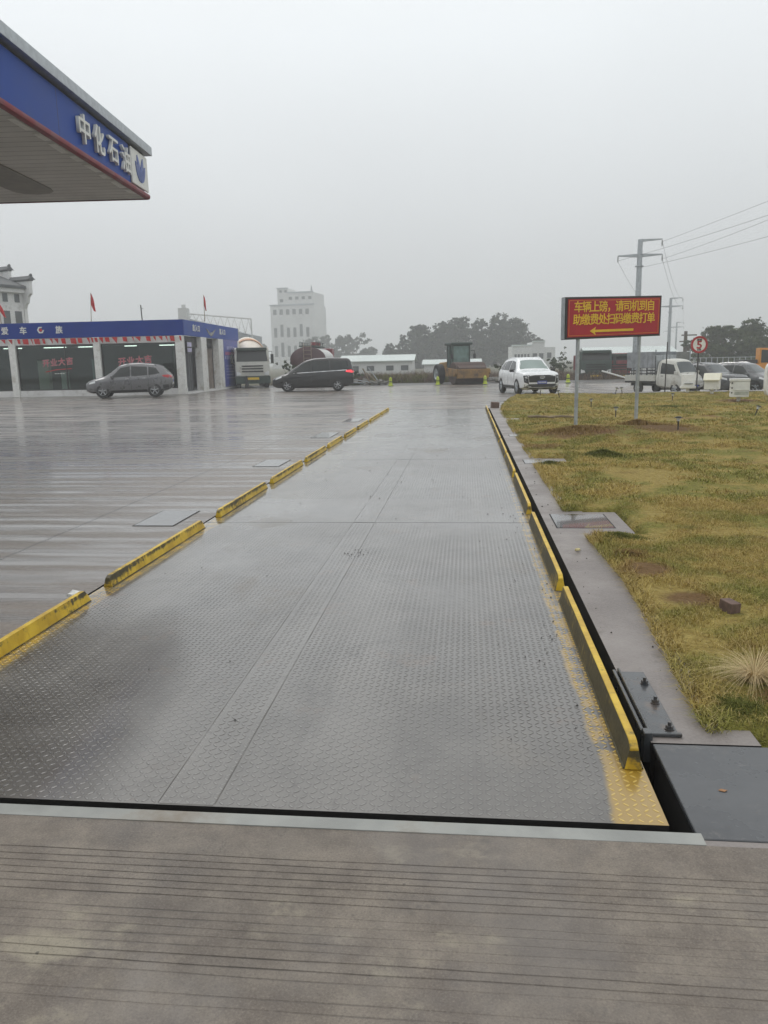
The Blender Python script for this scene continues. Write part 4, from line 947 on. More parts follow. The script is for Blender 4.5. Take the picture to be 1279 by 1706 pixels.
def wheel(parent, x, y, r, w=.22, rimmat='rim', spokes=5, sg=1):
    tp = [(r * .62, -w / 2), (r * .90, -w / 2), (r * .985, -w * .36), (r, -w * .2), (r, w * .2), (r * .985, w * .36), (r * .90, w / 2), (r * .62, w / 2), (r * .60, 0)]
    mb = MB(); mb.lathe(tp, (0, 0, 0), 'Y', 28, closed=True); o = mb.build('wheel', M['tyre'], parent, smooth=True); o.location = (x, y, r)
    mb = MB(); f = sg * w * .40
    mb.lathe([(r * .64, f * .9), (r * .64, f * 1.15), (r * .58, f * 1.15), (r * .56, f * .4)], (0, 0, 0), 'Y', 24, closed=True)
    mb.cyl((0, f * .3, 0), (0, f * 1.0, 0), r * .15, n=14)
    for k in range(spokes):
        a = 2 * math.pi * k / spokes + .3
        c = Vector((math.cos(a), 0, math.sin(a)))
        mb.tube([c * r * .1 + Vector((0, f * .9, 0)), c * r * .36 + Vector((0, f * .98, 0)), c * r * .60 + Vector((0, f * .9, 0))], [r * .10, r * .075, r * .10], 6)
    mb.build('rim', M[rimmat], o, smooth=True)
    mb = MB(); mb.cyl((0, -f * .2, 0), (0, f * .25, 0), r * .60, n=20); mb.build('brake_disc', M['black_plastic'], o)
def car(label, cat, name, loc, rz, s, spec, paint, trim):
    t = thing(name, label, cat, loc, rz, None, s)
    cb = CarBody(**spec['shape'])
    wx = spec['wheels']; r = spec['r']
    body = cb.build('body', M[paint], t, wx, r, r)
    for x in wx:
        for sg in (-1, 1): wheel(t, x, sg * (spec['track']), r, .215, spec.get('rim', 'rim'), spec.get('spokes', 5), sg)
    glass = M[spec.get('glass', 'dark_glass')]
    for sg in (-1, 1):
        for q in spec['side_windows']: cb.patch('side_window', M['dark_glass'], t, 'side', [q], .005, sg, 10, 5)
        for x, z0, z1 in spec['seams']: cb.patch('door_seam', M['seam'], body, 'side', [((x - .006, z0), (x + .006, z0), (x + .006, z1), (x - .006, z1))], .003, sg, 1, 8)
        for x, z in spec['handles']:
            y = cb.yside(x, z); mb = MB(); mb.box((x, sg * (y + .012), z), (.19, .03, .032)); mb.build('door_handle', M[spec.get('handle', paint)], t, bevel=.008)
        mx_, mz = spec['mirror']; y = cb.yside(mx_, mz - .05)
        mb = MB(); mb.box((mx_ - .02, sg * (y + .13), mz), (.13, .20, .135)); mo = mb.build('mirror', M[spec.get('mirror_mat', paint)], t, bevel=.04)
        mb = MB(); mb.box((mx_, sg * (y + .03), mz - .05), (.07, .1, .04)); mb.build('mirror_arm', M['black_plastic'], mo)
        if 'clad' in spec: cb.patch('sill_cladding', M['black_plastic'], t, 'side', spec['clad'], .008, sg, 14, 3)
        if 'strip' in spec: cb.patch('chrome_strip', M['chrome'], t, 'side', spec['strip'], .010, sg, 20, 1)
        if 'rail' in spec:
            x0, x1 = spec['rail']; pts = []
            for i in range(9):
                x = x0 + (x1 - x0) * i / 8; yy = cb.wt(x) * .93; pts.append((x, sg * yy, cb.ztop(x, yy) + (.045 if 0 < i < 8 else -.005)))
            mb = MB(); mb.tube(pts, .016, 6); mb.build('roof_rail', M[spec.get('rail_mat', 'rim')], t, smooth=True)
        for q in spec['headlights']: cb.patch('headlight', M['lamp_glass'], t, 'front', [tuple((sg * a, b) for a, b in q)], .010, 1, 6, 4)
        for q in spec['taillights']: cb.patch('taillight', M[spec.get('tail', 'red_lamp')], t, 'rear', [tuple((sg * a, b) for a, b in q)], .010, 1, 6, 4)
        for q in spec.get('side_tail', []): cb.patch('taillight_wing', M[spec.get('tail', 'red_lamp')], t, 'side', [q], .010, sg, 6, 3)
        for q in spec.get('side_head', []): cb.patch('headlight_wing', M['lamp_glass'], t, 'side', [q], .010, sg, 6, 3)
    a, b = spec['windscreen']; cb.patch('windscreen', M[trim.get('screen', 'screen_glass')], t, 'top', [((a, -.90), (a, .90), (b, .94), (b, -.94))], .005, 1, 10, 10)
    a, b = spec['rear_window']; cb.patch('rear_window', M['dark_glass'], t, 'top', [((a, -.86), (a, .86), (b, .88), (b, -.88))], .006, 1, 8, 6)
    for (nm, mt, kind, qs) in spec['face']: cb.patch(nm, M[mt], t, kind, qs, .012 if nm not in ('number_plate', 'grille_bar', 'badge') else .024, 1, 10, 5)
    return t, cb
# --- white SUV coming towards the camera
suv_shape = dict(zb=[(-2.28, .48), (-2.05, .30), (-1.5, .22), (1.6, .22), (2.1, .24), (2.30, .36)], belt=[(-2.28, .98), (-1.9, 1.10), (-.6, 1.06), (.9, 1.02), (1.6, 1.0), (2.1, .95), (2.30, .80)],
    top=[(-2.28, 1.02), (-2.2, 1.12), (-1.98, 1.48), (-1.75, 1.61), (-.8, 1.69), (.1, 1.68), (.5, 1.60), (1.12, 1.14), (1.30, 1.10), (1.9, 1.05), (2.18, 1.0), (2.30, .86)],
    wm=[(-2.28, .74), (-2.05, .88), (-1.2, .935), (1.3, .935), (1.9, .91), (2.15, .84), (2.30, .70)], wt=[(-2.28, .56), (-1.9, .60), (-.6, .645), (.3, .64), (.6, .66), (1.12, .76), (1.5, .80), (2.0, .76), (2.30, .58)])
suv = dict(shape=suv_shape, wheels=(-1.36, 1.38), r=.38, track=.83, spokes=6, rim='galv', mirror=(.82, 1.10), mirror_mat='black_plastic', rail=(-1.6, .25), rail_mat='white_paint',
    side_windows=[((-1.72, 1.14), (-1.10, 1.12), (-1.10, 1.52), (-1.55, 1.47)), ((-1.04, 1.12), (-.12, 1.10), (-.12, 1.56), (-1.04, 1.53)), ((-.06, 1.10), (.92, 1.09), (.42, 1.50), (-.06, 1.56))],
    seams=[(-1.07, .42, 1.10), (-.09, .38, 1.08), (.98, .40, 1.0)], handles=[(-.85, .98), (.10, .96)], clad=[((-.95, .28), (.98, .28), (.98, .42), (-.95, .42)), ((-1.95, .42), (-1.75, .42), (-1.75, .55), (-1.9, .55))],
    headlights=[((.64, .52), (.74, .56), (.78, .82), (.70, .86))], taillights=[((.45, .95), (.75, .95), (.75, 1.05), (.45, 1.05))], windscreen=(1.10, .56), rear_window=(-2.18, -1.98),
    face=[('grille', 'black_plastic', 'front', [((-.60, .58), (.60, .58), (.64, .90), (-.64, .90))]), ('lower_grille', 'black_plastic', 'front', [((-.80, .27), (.80, .27), (.78, .50), (-.78, .50))]),
          ('skid_plate', 'grey_alu', 'front', [((-.80, .33), (-.42, .31), (-.40, .34), (-.80, .37)), ((.42, .31), (.80, .33), (.80, .37), (.40, .34)), ((-.72, .40), (-.50, .35), (-.48, .38), (-.70, .48)), ((.50, .35), (.72, .40), (.70, .48), (.48, .38))]),
          ('lamp_surround', 'black_plastic', 'front', [((.61, .50), (.80, .58), (.83, .88), (.66, .90)), ((-.80, .58), (-.61, .50), (-.66, .90), (-.83, .88))]),
          ('number_plate', 'plate_blue', 'front', [((-.22, .50), (.22, .50), (.22, .64), (-.22, .64))])])
t, cb = car('white SUV with black grille and pale windscreen coming towards the camera', 'car', 'parked_car', (2.90, 38.1, 0), R(-90 + 12.5), 1.0, suv, 'white_paint', {})
mb = MB(); x = cb.xend(0, .80) + .035
mb.tube([(x, .11 * math.cos(a), .80 + .058 * math.sin(a)) for a in [i * math.pi / 10 for i in range(21)]], .010, 5); mb.tube([(x, -.045, .755), (x, -.03, .845)], .011, 5); mb.tube([(x, .03, .755), (x, .045, .845)], .011, 5); mb.tube([(x, -.038, .79), (x, .038, .81)], .010, 5)
mb.build('badge', M['chrome'], t)
mb = MB()
for k in range(6): mb.rng((cb.xend(0, .57) + .028, -.17 + .058 * k + (.02 if k > 1 else 0), .535), (cb.xend(0, .57) + .034, -.135 + .058 * k + (.02 if k > 1 else 0), .605))
mb.build('plate_marks', M['letter_white'], t)

# --- grey SUV parked before the car wash, nose to the left
sil_shape = dict(zb=[(-2.20, .50), (-2.0, .34), (-1.5, .26), (1.5, .24), (2.0, .26), (2.20, .38)], belt=[(-2.20, .98), (-1.9, 1.12), (-.6, 1.04), (.9, .95), (1.5, .90), (2.0, .82), (2.20, .68)],
    top=[(-2.20, 1.02), (-2.12, 1.16), (-1.78, 1.50), (-1.5, 1.59), (-.6, 1.68), (.1, 1.66), (.45, 1.58), (1.20, 1.08), (1.35, 1.03), (1.8, .94), (2.08, .84), (2.20, .72)],
    wm=[(-2.20, .72), (-2.0, .86), (-1.2, .91), (1.3, .91), (1.85, .87), (2.1, .76), (2.20, .60)], wt=[(-2.20, .54), (-1.8, .57), (-.6, .62), (.3, .62), (.6, .64), (1.2, .72), (1.5, .74), (1.9, .68), (2.20, .48)])
sil = dict(shape=sil_shape, wheels=(-1.28, 1.36), r=.35, track=.79, spokes=5, mirror=(.86, 1.04), rail=(-1.5, .1), rail_mat='rim', handle='chrome',
    side_windows=[((-1.60, 1.17), (-1.02, 1.09), (-1.02, 1.50), (-1.40, 1.44)), ((-.96, 1.09), (-.14, 1.05), (-.14, 1.54), (-.96, 1.50)), ((-.08, 1.05), (.90, 1.0), (.40, 1.46), (-.08, 1.54))],
    seams=[(-.99, .45, 1.06), (-.11, .40, 1.02), (.94, .42, .95)], handles=[(-.80, .95), (.08, .92)], clad=[((-.90, .30), (.96, .28), (.96, .38), (-.90, .40)), ((-2.02, .40), (-1.75, .38), (-1.72, .60), (-2.02, .62))],
    headlights=[((.42, .70), (.62, .72), (.66, .84), (.45, .82))], side_head=[((1.70, .76), (2.02, .70), (2.0, .78), (1.70, .86))], taillights=[((.45, .92), (.75, .92), (.78, 1.08), (.45, 1.08))], side_tail=[((-2.06, .94), (-1.78, 1.0), (-1.70, 1.08), (-2.05, 1.10))],
    windscreen=(1.16, .52), rear_window=(-2.08, -1.80), face=[('grille', 'black_plastic', 'front', [((-.4, .40), (.4, .40), (.42, .66), (-.42, .66))]), ('rear_bumper_trim', 'black_plastic', 'rear', [((-.7, .42), (.7, .42), (.74, .60), (-.74, .60))]), ('number_plate', 'plate_blue', 'rear', [((-.22, .72), (.22, .72), (.22, .86), (-.22, .86))])])
t, cb = car('grey SUV with silver wheels parked nose left before the car wash windows', 'car', 'parked_car', (-18.35, 41.2, 0), R(180 + 17), 1.02, sil, 'silver_paint', {'screen': 'dark_glass'}); t.scale = (1.02, 1.02, 1.09)
mb = MB(); mb.tube([(-2.12, .0, 1.40), (-2.0, .28, 1.46)], .012, 5); mb.build('rear_wiper', M['black_plastic'], t)

# --- black people carrier with lit tail lamps
mpv_shape = dict(zb=[(-2.45, .45), (-2.2, .28), (-1.6, .20), (1.6, .20), (2.2, .22), (2.42, .34)], belt=[(-2.45, 1.0), (-2.2, 1.12), (-1.2, 1.10), (.9, 1.00), (1.6, .92), (2.1, .82), (2.42, .64)],
    top=[(-2.45, 1.06), (-2.42, 1.30), (-2.32, 1.70), (-2.15, 1.81), (-1.0, 1.86), (-.1, 1.83), (.40, 1.72), (1.45, 1.10), (1.55, 1.02), (2.0, .90), (2.25, .80), (2.42, .68)],
    wm=[(-2.45, .76), (-2.2, .88), (-1.2, .93), (1.3, .93), (1.95, .89), (2.25, .76), (2.42, .58)], wt=[(-2.45, .60), (-2.1, .66), (-.6, .68), (.3, .66), (.7, .67), (1.35, .74), (1.7, .76), (2.1, .68), (2.42, .46)])
mpv = dict(shape=mpv_shape, wheels=(-1.52, 1.52), r=.345, track=.81, spokes=6, mirror=(1.02, 1.08), handle='black_plastic', tail='tail_on',
    side_windows=[((-2.16, 1.20), (-1.10, 1.18), (-1.10, 1.68), (-2.12, 1.66)), ((-1.04, 1.18), (.02, 1.14), (.02, 1.70), (-1.04, 1.69)), ((.08, 1.14), (1.20, 1.07), (.62, 1.52), (.08, 1.68))],
    seams=[(-1.07, .40, 1.12), (.05, .36, 1.10), (1.12, .40, .98)], handles=[(-.15, 1.02), (.20, 1.0)], strip=[((-2.08, 1.155), (1.12, 1.02), (1.12, 1.045), (-2.08, 1.185))],
    headlights=[((.40, .70), (.58, .70), (.62, .80), (.42, .80))], side_head=[((1.85, .80), (2.24, .68), (2.22, .76), (1.85, .90))], taillights=[((.40, 1.02), (.78, 1.02), (.78, 1.14), (.40, 1.14))], side_tail=[((-2.38, 1.02), (-2.02, 1.06), (-2.05, 1.16), (-2.37, 1.18))],
    windscreen=(1.38, .48), rear_window=(-2.40, -2.28), face=[('grille', 'black_plastic', 'front', [((-.42, .36), (.42, .36), (.42, .62), (-.42, .62))]), ('rear_bumper_trim', 'black_plastic', 'rear', [((-.7, .40), (.7, .40), (.72, .52), (-.72, .52))])])
car('black people carrier with lit red tail lamps crossing the yard', 'car', 'parked_car', (-9.15, 46.2, 0), R(180 + 7), 1.0, mpv, 'black_paint', {'screen': 'dark_glass'})[0].scale = (.98, 1, 1.04)

# --- two dark cars parked at the right
dk = dict(suv); dk.update(rim='rim', spokes=5, mirror_mat='dark_paint', rail_mat='black_plastic', clad=[((-.95, .28), (.98, .28), (.98, .36), (-.95, .36))], headlights=[((.36, .68), (.70, .72), (.78, .86), (.44, .80))], side_head=[((1.75, .84), (2.1, .76), (2.08, .86), (1.75, .93))],
    face=[('grille', 'black_plastic', 'front', [((-.36, .62), (.36, .62), (.40, .82), (-.40, .82))]), ('lower_grille', 'black_plastic', 'front', [((-.60, .32), (.60, .32), (.56, .46), (-.56, .46))]), ('grille_bar', 'chrome', 'front', [((-.36, .70), (.36, .70), (.36, .73), (-.36, .73))]),
          ('number_plate', 'plate_blue', 'front', [((-.22, .47), (.22, .47), (.22, .60), (-.22, .60))])])
car('dark grey SUV with blue plate parked behind the speed limit sign', 'car', 'parked_car', (13.0, 44.3, -.41), R(-90 + 34), .97, dk, 'dark_paint', {'screen': 'screen_dark'})
dk2 = dict(sil); dk2.update(rim='galv', rail_mat='chrome', mirror=(.86, 1.04), headlights=[((.38, .64), (.62, .68), (.68, .82), (.44, .76))], side_head=[((1.55, .80), (2.05, .66), (2.02, .77), (1.55, .90))],
    face=[('grille', 'black_plastic', 'front', [((-.36, .56), (.36, .56), (.40, .72), (-.40, .72))]), ('lower_grille', 'black_plastic', 'front', [((-.56, .32), (.56, .32), (.52, .44), (-.52, .44))])])
car('graphite estate car with swept headlamps parked at the right frame edge', 'car', 'parked_car', (15.15, 44.9, -.41), R(-90 + 38), .96, dk2, 'graphite_paint', {'screen': 'screen_dark'})

# ================================================================== TRUCKS
def truck_wheel(t, x, y, r=.5, w=.3, sg=1):
    mb = MB(); mb.lathe([(r * .55, -w / 2), (r * .92, -w / 2), (r, -w * .38), (r, w * .38), (r * .92, w / 2), (r * .55, w / 2), (r * .5, 0)], (0, 0, 0), 'Y', 22, closed=True)
    o = mb.build('wheel', M['tyre'], t, smooth=True); o.location = (x, y, r)
    mb = MB(); f = sg * w; mb.lathe([(r * .56, f * .42), (r * .56, f * .52), (r * .42, f * .30), (r * .2, f * .32), (r * .18, f * .55), (.005, f * .55)], (0, 0, 0), 'Y', 18); mb.build('rim', M['galv'], o, smooth=True)
def cabover(t, paint, W_=2.4, z0=.55, H=2.85, L=1.9, x=0, visor=True):
    """flat fronted lorry cab: front at x, cab runs back to x-L"""
    mb = MB(); hw = W_ / 2
    mb.prism([(x - L, z0 + .1), (x - .02, z0 + .1), (x, z0 + .9), (x - .10, z0 + 1.25), (x - .30, H - .12), (x - .55, H), (x - L, H)], -hw, hw, 'Y')
    cab = mb.build('cab', M[paint], t, bevel=.07, seg=3, smooth=True)
    def fr(z): return float(np.interp(z, [z0 + .1, z0 + .9, z0 + 1.25, H - .12], [x - .02, x, x - .10, x - .30]))
    mb = MB(); a, b = z0 + 1.24, H - .20; mb.add([(fr(a) + .022, -hw + .12, a), (fr(a) + .022, hw - .12, a), (fr(b) + .022, hw - .2, b), (fr(b) + .022, -hw + .2, b), (fr(a) - .03, -hw + .12, a), (fr(a) - .03, hw - .12, a), (fr(b) - .03, hw - .2, b), (fr(b) - .03, -hw + .2, b)], [(0, 1, 2, 3), (0, 4, 5, 1), (1, 5, 6, 2), (2, 6, 7, 3), (3, 7, 4, 0)])
    mb.build('windscreen', M['dark_glass'], t)
    mb = MB(); mb.rng((x - .25, -hw + .15, H - .22), (x + .06, hw - .15, H - .02)); mb.build('sun_visor', M['dark_green'], t, bevel=.03)
    for k in range(3):
        z = z0 + .50 + .19 * k; mb = MB(); mb.rng((x - .02, -hw * .62, z), (x + .045, hw * .62, z + .085)); mb.build('grille_bar', M['black_plastic'], t, bevel=.01)
    mb = MB(); mb.rng((x - .3, -hw - .02, .30), (x + .10, hw + .02, z0 + .22)); mb.build('bumper', M['black_plastic'] if paint != 'truck_white' else M['dark_green'], t, bevel=.05)
    mb = MB(); mb.rng((x + .095, -hw * .35, z0 - .05), (x + .115, hw * .35, z0 + .12)); mb.build('number_plate', M['sign_yellow'], t)
    for sg in (-1, 1):
        mb = MB(); mb.prism([(sg * (hw - .42), z0 + .30), (sg * (hw - .08), z0 + .26), (sg * (hw - .08), z0 + .56), (sg * (hw - .36), z0 + .46)], x - .02, x + .06, 'X'); mb.build('headlight', M['lamp_glass'], t)
        mb = MB(); mb.tube([(x - .25, sg * hw, H - .3), (x + .02, sg * (hw + .2), H - .3), (x + .02, sg * (hw + .2), H - .55)], .02, 5); mb.rng((x - .02, sg * (hw + .2) - .10, H - 1.15), (x + .06, sg * (hw + .2) + .10, H - .5)); mb.build('mirror', M['black_plastic'], t)
        mb = MB(); q = [(x - L * .75, z0 + 1.2), (x - .32, z0 + 1.15), (x - .50, H - .3), (x - L * .75, H - .25)]; mb.prism(q, sg * (hw - .02), sg * (hw + .012), 'Y'); mb.build('side_window', M['dark_glass'], t)
        mb = MB(); mb.rng((x - L * .72, sg * hw - .01, z0 + .95), (x - L * .55, sg * hw + .025, z0 + 1.0)); mb.build('door_handle', M['black_plastic'], t)
    return cab
# --- mixer lorry by the car wash
mx_t = thing('mixer_truck', 'white mixer lorry with cream drum facing the camera beside the car wash', 'truck', (-15.2, 54.6, 0), R(-90 + 19))
cabover(mx_t, 'truck_white', 2.44, .62, 2.85, 2.0)
mb = MB(); mb.rng((-8.2, -.45, .75), (-1.9, .45, 1.05)); mb.build('chassis', M['black_plastic'], mx_t)
mb = MB(); pr = [(.35, 0), (.75, .15), (1.15, 1.0), (1.2, 2.2), (1.05, 3.3), (.6, 4.6), (.5, 4.9)]
dr = MB(); dr.lathe(pr, (0, 0, 0), 'X', 26); o = dr.build('drum', M['cream'], mx_t, smooth=True); o.location = (-2.5, 0, 2.1); o.rotation_euler = (0, R(180) + R(11), 0)
st = MB(); st.lathe([(1.19, 1.05), (1.225, 1.05), (1.24, 1.55), (1.2, 1.55)], (0, 0, 0), 'X', 26, closed=True); st.build('drum_band', simple('band_orange', (.62, .33, .18), .5), o, smooth=True)
for x in (-.75, -4.6, -6.0):
    for sg in (-1, 1): truck_wheel(mx_t, x, sg * 1.0, .5, .32, sg)
mb = MB(); mb.tube([(-7.4, -.5, 1.0), (-7.4, -.5, 3.2), (-7.9, 0, 3.4), (-7.4, .5, 3.2), (-7.4, .5, 1.0)], .05); mb.prism([(-7.2, 3.2), (-7.9, 3.3), (-8.0, 2.3), (-7.7, 2.2)], -.35, .35, 'Y'); mb.build('chute', M['truck_white'], mx_t)
# --- tank lorry behind the black people carrier, rear towards the camera
tk = thing('tank_truck', 'dark maroon tank lorry with ladder standing behind the black people carrier', 'truck', (-12.05, 59.0, 0), R(94), None, .97)
ell = lambda k: [(0, k * 1.42 * math.cos(a), 2.0 + k * .98 * math.sin(a)) for a in [i * math.pi / 16 for i in range(32)]]
mb = MB(); vs = []; fs = []
for x, k in ((-.16, .55), (-.06, .9), (0, 1), (6.5, 1), (6.6, .9)): vs += [(x, p[1], p[2]) for p in ell(k)]
for i in range(4):
    for j in range(32): fs.append((i * 32 + j, i * 32 + (j + 1) % 32, (i + 1) * 32 + (j + 1) % 32, (i + 1) * 32 + j))
fs += [tuple(range(31, -1, -1)), tuple(range(128, 160))]
mb.add(vs, fs); mb.m = [1 if (i // 32) == 2 else 0 for i in range(128)] + [0, 0]
mb.build('tank', [M['maroon'], M['far_white']], tk, smooth=True)
mb = MB()
for sg in (-.3, .3): mb.tube([(-.24, sg, .8), (-.24, sg, 3.15), (.3, sg, 3.25)], .03)
for k in range(8): mb.tube([(-.24, -.3, .9 + .3 * k), (-.24, .3, .9 + .3 * k)], .02)
mb.build('ladder', simple('ladder_tan', (.30, .24, .18), .5), tk)
mb = MB(); mb.rng((.1, -.7, 2.98), (6.2, .7, 3.08))
for x in (.3, 1.8, 3.3, 4.8):
    mb.tube([(x, -.65, 3.05), (x, -.65, 3.35), (x + 1.3, -.65, 3.35)], .025); mb.tube([(x, .65, 3.05), (x, .65, 3.35), (x + 1.3, .65, 3.35)], .025)
mb.build('walkway', M['dark_green'], tk)
mb = MB(); mb.rng((0, -.45, .7), (8.8, .45, 1.02)); mb.rng((-.1, -1.2, .55), (.05, 1.2, .8)); mb.build('chassis', M['black_plastic'], tk)
mb = MB(); mb.rng((7.2, -1.2, .7), (9.0, 1.2, 2.95)); mb.build('cab', M['far_red'], tk, bevel=.1, seg=3)
mb = MB(); mb.cyl((5.2, 0, 3.05), (5.2, 0, 3.45), .42, n=16); mb.build('hatch', M['far_red'], tk)
for x in (1.2, 2.5, 8.0):
    for sg in (-1, 1): truck_wheel(tk, x, sg * 1.0, .5, .32, sg)
# --- red lorries beyond the road at the right
def lorry(label, loc, rz, paint, body, H=2.8, s=1.0):
    t = thing('lorry', label, 'truck', loc, rz, None, s); cabover(t, paint, 2.4, .6, H, 1.9)
    mb = MB(); mb.rng((-7.2, -.45, .75), (-1.9, .45, 1.0)); mb.build('chassis', M['black_plastic'], t)
    mb = MB(); mb.rng((-7.2, -1.2, 1.0), (-2.1, 1.2, 1.08))
    for sg in (-1, 1): mb.rng((-7.2, sg * 1.2 - .04, 1.08), (-2.1, sg * 1.2 + .04, 2.2))
    mb.rng((-2.18, -1.16, 1.08), (-2.1, 1.16, 2.4))
    for k in range(9): mb.rng((-7.0 + .6 * k, -1.27, 1.0), (-6.92 + .6 * k, -1.24, 2.25))
    mb.build('load_bed', M[body], t, bevel=.02)
    for x in (-.8, -4.6, -5.8):
        for sg in (-1, 1): truck_wheel(t, x, sg * 1.0, .48, .3, sg)
lorry('dark fronted lorry with red roof parked beyond the road left of the barrier pole', (9.95, 62.0, -.4), R(-90 - 4), 'dark_green', 'far_red', 2.6)
lorry('dull red lorry parked beyond the road behind the white barrier pole', (12.0, 62.5, -.45), R(-90 - 10), 'far_red', 'far_red', 2.35)

# --- small white flatbed facing the camera at the right
mt_shape = dict(zb=[(-1.0, .42), (-.7, .34), (.5, .26), (.85, .30), (1.0, .40)], belt=[(-1.0, 1.05), (.1, 1.02), (.6, .95), (.85, .84), (1.0, .66)],
    top=[(-1.0, 1.70), (-.9, 1.84), (-.5, 1.88), (-.1, 1.84), (.15, 1.72), (.55, 1.12), (.66, 1.04), (.85, .92), (1.0, .70)], wm=[(-1.0, .78), (.3, .81), (.75, .77), (1.0, .60)], wt=[(-1.0, .62), (-.1, .62), (.2, .63), (.55, .72), (.8, .70), (1.0, .50)])
ft = thing('flatbed_truck', 'small dirty white flatbed lorry with slatted rack parked at the right', 'truck', (11.5, 43.6, -.41), R(-90 + 33), None, 1.0)
cb = CarBody(**mt_shape); cb.build('cab', M['truck_white'], ft, (.32,), .31, .31)
for sg in (-1, 1):
    wheel(ft, .32, sg * .70, .31, .19, 'galv', 6, sg); wheel(ft, -2.35, sg * .70, .31, .19, 'galv', 6, sg)
    cb.patch('side_window', M['dark_glass'], ft, 'side', [((-.75, 1.10), (.42, 1.06), (.08, 1.58), (-.75, 1.68))], .006, sg, 8, 5)
    cb.patch('door_seam', M['seam'], ft, 'side', [((-.86, .42), (-.845, .42), (-.845, 1.7), (-.86, 1.7))], .004, sg, 1, 10)
    y = cb.yside(.4, 1.05); mb = MB(); mb.box((.42, sg * (y + .12), 1.15), (.10, .16, .18)); mb.build('mirror', M['truck_white'], ft, bevel=.03)
    cb.patch('headlight', M['lamp_glass'], ft, 'front', [tuple((sg * a, b) for a, b in ((.38, .74), (.62, .70), (.68, .86), (.44, .86)))], .01, 1, 6, 4)
    cb.patch('front_trim', M['white_metal'], ft, 'front', [tuple((sg * a, b) for a, b in ((.30, .50), (.66, .58), (.66, .64), (.30, .56)))], .014, 1, 6, 2)
    mb = MB(); mb.box((-.6, sg * (cb.yside(-.6, .98) + .012), .98), (.15, .03, .03)); mb.build('door_handle', M['black_plastic'], ft)
cb.patch('windscreen', M['screen_dark'], ft, 'top', [((.54, -.90), (.54, .90), (.14, .92), (.14, -.92))], .006, 1, 8, 8)
cb.patch('grille', M['black_plastic'], ft, 'front', [((-.34, .42), (.34, .42), (.30, .52), (-.30, .52))], .012, 1, 6, 3)
cb.patch('number_plate', M['plate_blue'], ft, 'front', [((-.2, .40), (.2, .40), (.2, .50), (-.2, .50))], .024, 1, 4, 2)
mb = MB(); mb.tube([(.68, -.3, 1.09), (.55, -.05, 1.16)], .01, 5); mb.tube([(.68, .3, 1.09), (.55, .5, 1.16)], .01, 5); mb.build('wiper', M['black_plastic'], ft)
mb = MB(); mb.rng((-3.3, -.35, .42), (-.9, .35, .56)); mb.rng((-3.3, -.80, .60), (-1.05, .80, .70)); mb.build('chassis', M['black_plastic'], ft)
mb = MB()
for sg in (-1, 1):
    mb.rng((-3.3, sg * .80 - .02, .70), (-1.05, sg * .80 + .02, 1.02))
    for k in range(7): mb.rng((-3.2 + .33 * k, sg * .825 - .012, .72), (-3.14 + .33 * k, sg * .825 + .012, 1.0))
mb.rng((-3.32, -.8, .70), (-3.28, .8, 1.02)); mb.build('load_bed', M['truck_white'], ft, bevel=.008)
mb = MB()
for x in (-3.2, -1.12):
    for y in (-.74, -.25, .25, .74): mb.cyl((x, y, .7), (x, y, 2.05), .022, n=6)
for sg in (-1, 1):
    for k in range(6): mb.rng((-3.2, sg * .745 - .008, 1.08 + .16 * k), (-1.12, sg * .745 + .008, 1.13 + .16 * k))
    for k in range(5): mb.rng((-2.9 + .4 * k, sg * .76 - .008, 1.0), (-2.86 + .4 * k, sg * .76 + .008, 2.05))
mb.build('slatted_rack', M['dark_paint'], ft)
mb = MB()
for k in range(3): mb.rng((-1.10 + .004 * k, -.74 + .5 * k, 1.25), (-1.07 + .004 * k, -.27 + .5 * k, 2.1))
mb.build('head_board', M['galv'], ft, bevel=.01)
for (x0, x1, y0, y1) in ((-3.2, -1.12, .785, .80), (-3.2, -1.12, -.80, -.785), (-3.235, -3.22, -.76, .76)):
    mb = MB(); n = 12; hz_ = x1 - x0 > .5
    for k in range(n):
        u0, u1 = k / n, (k + .96) / n; d_ = .012 * (k % 2)
        if hz_: mb.rng((x0 + (x1 - x0) * u0, y0 + d_, 1.42), (x0 + (x1 - x0) * u1, y1 + d_, 2.28))
        else: mb.rng((x0 + d_, y0 + (y1 - y0) * u0, 1.42), (x1 + d_, y0 + (y1 - y0) * u1, 2.28))
    mb.build('rack_sheet', M['grey_alu'], ft)
mb = MB(); mb.cyl((0, 0, -.3), (.02, 0, 2.25), .028, .024, 8); mb.box((0, 0, -.05), (.14, .14, .06)); o = mb.build('thin_post', M['black_frame']); o.location = (9.05, 36.9, 0); tag(o, 'thin dark bare post standing before the door of the flatbed lorry', 'post')
bd = thing('cargo_screen', 'grey sheet metal screen standing behind the small white flatbed lorry', 'screen', (11.8, 46.8, -.40), R(4))
mb = MB(); mb.rng((-.95, -.02, .1), (1.0, .02, 2.25)); mb.build('sheet', simple('sheet_olive', (.20, .205, .19), .55, var=.25), bd)
for x in (-.95, 1.0):
    mb = MB(); mb.cyl((x, -.05, 0), (x, -.05, 2.4), .035, n=8); mb.build('post', M['galv'], bd)

# ================================================================== MACHINES
M['drum_frame'] = simple('rusted_yellow_frame', (.27, .155, .045), .7, var=.4, scale=1.6, dirt=(.07, .045, .035), dscale=.9)
rl = thing('road_roller', 'yellow and rust road roller with big drum and green cab at the yard edge', 'road roller', (-.35, 55.4, 0), R(-90 + 22), None, 1.0)
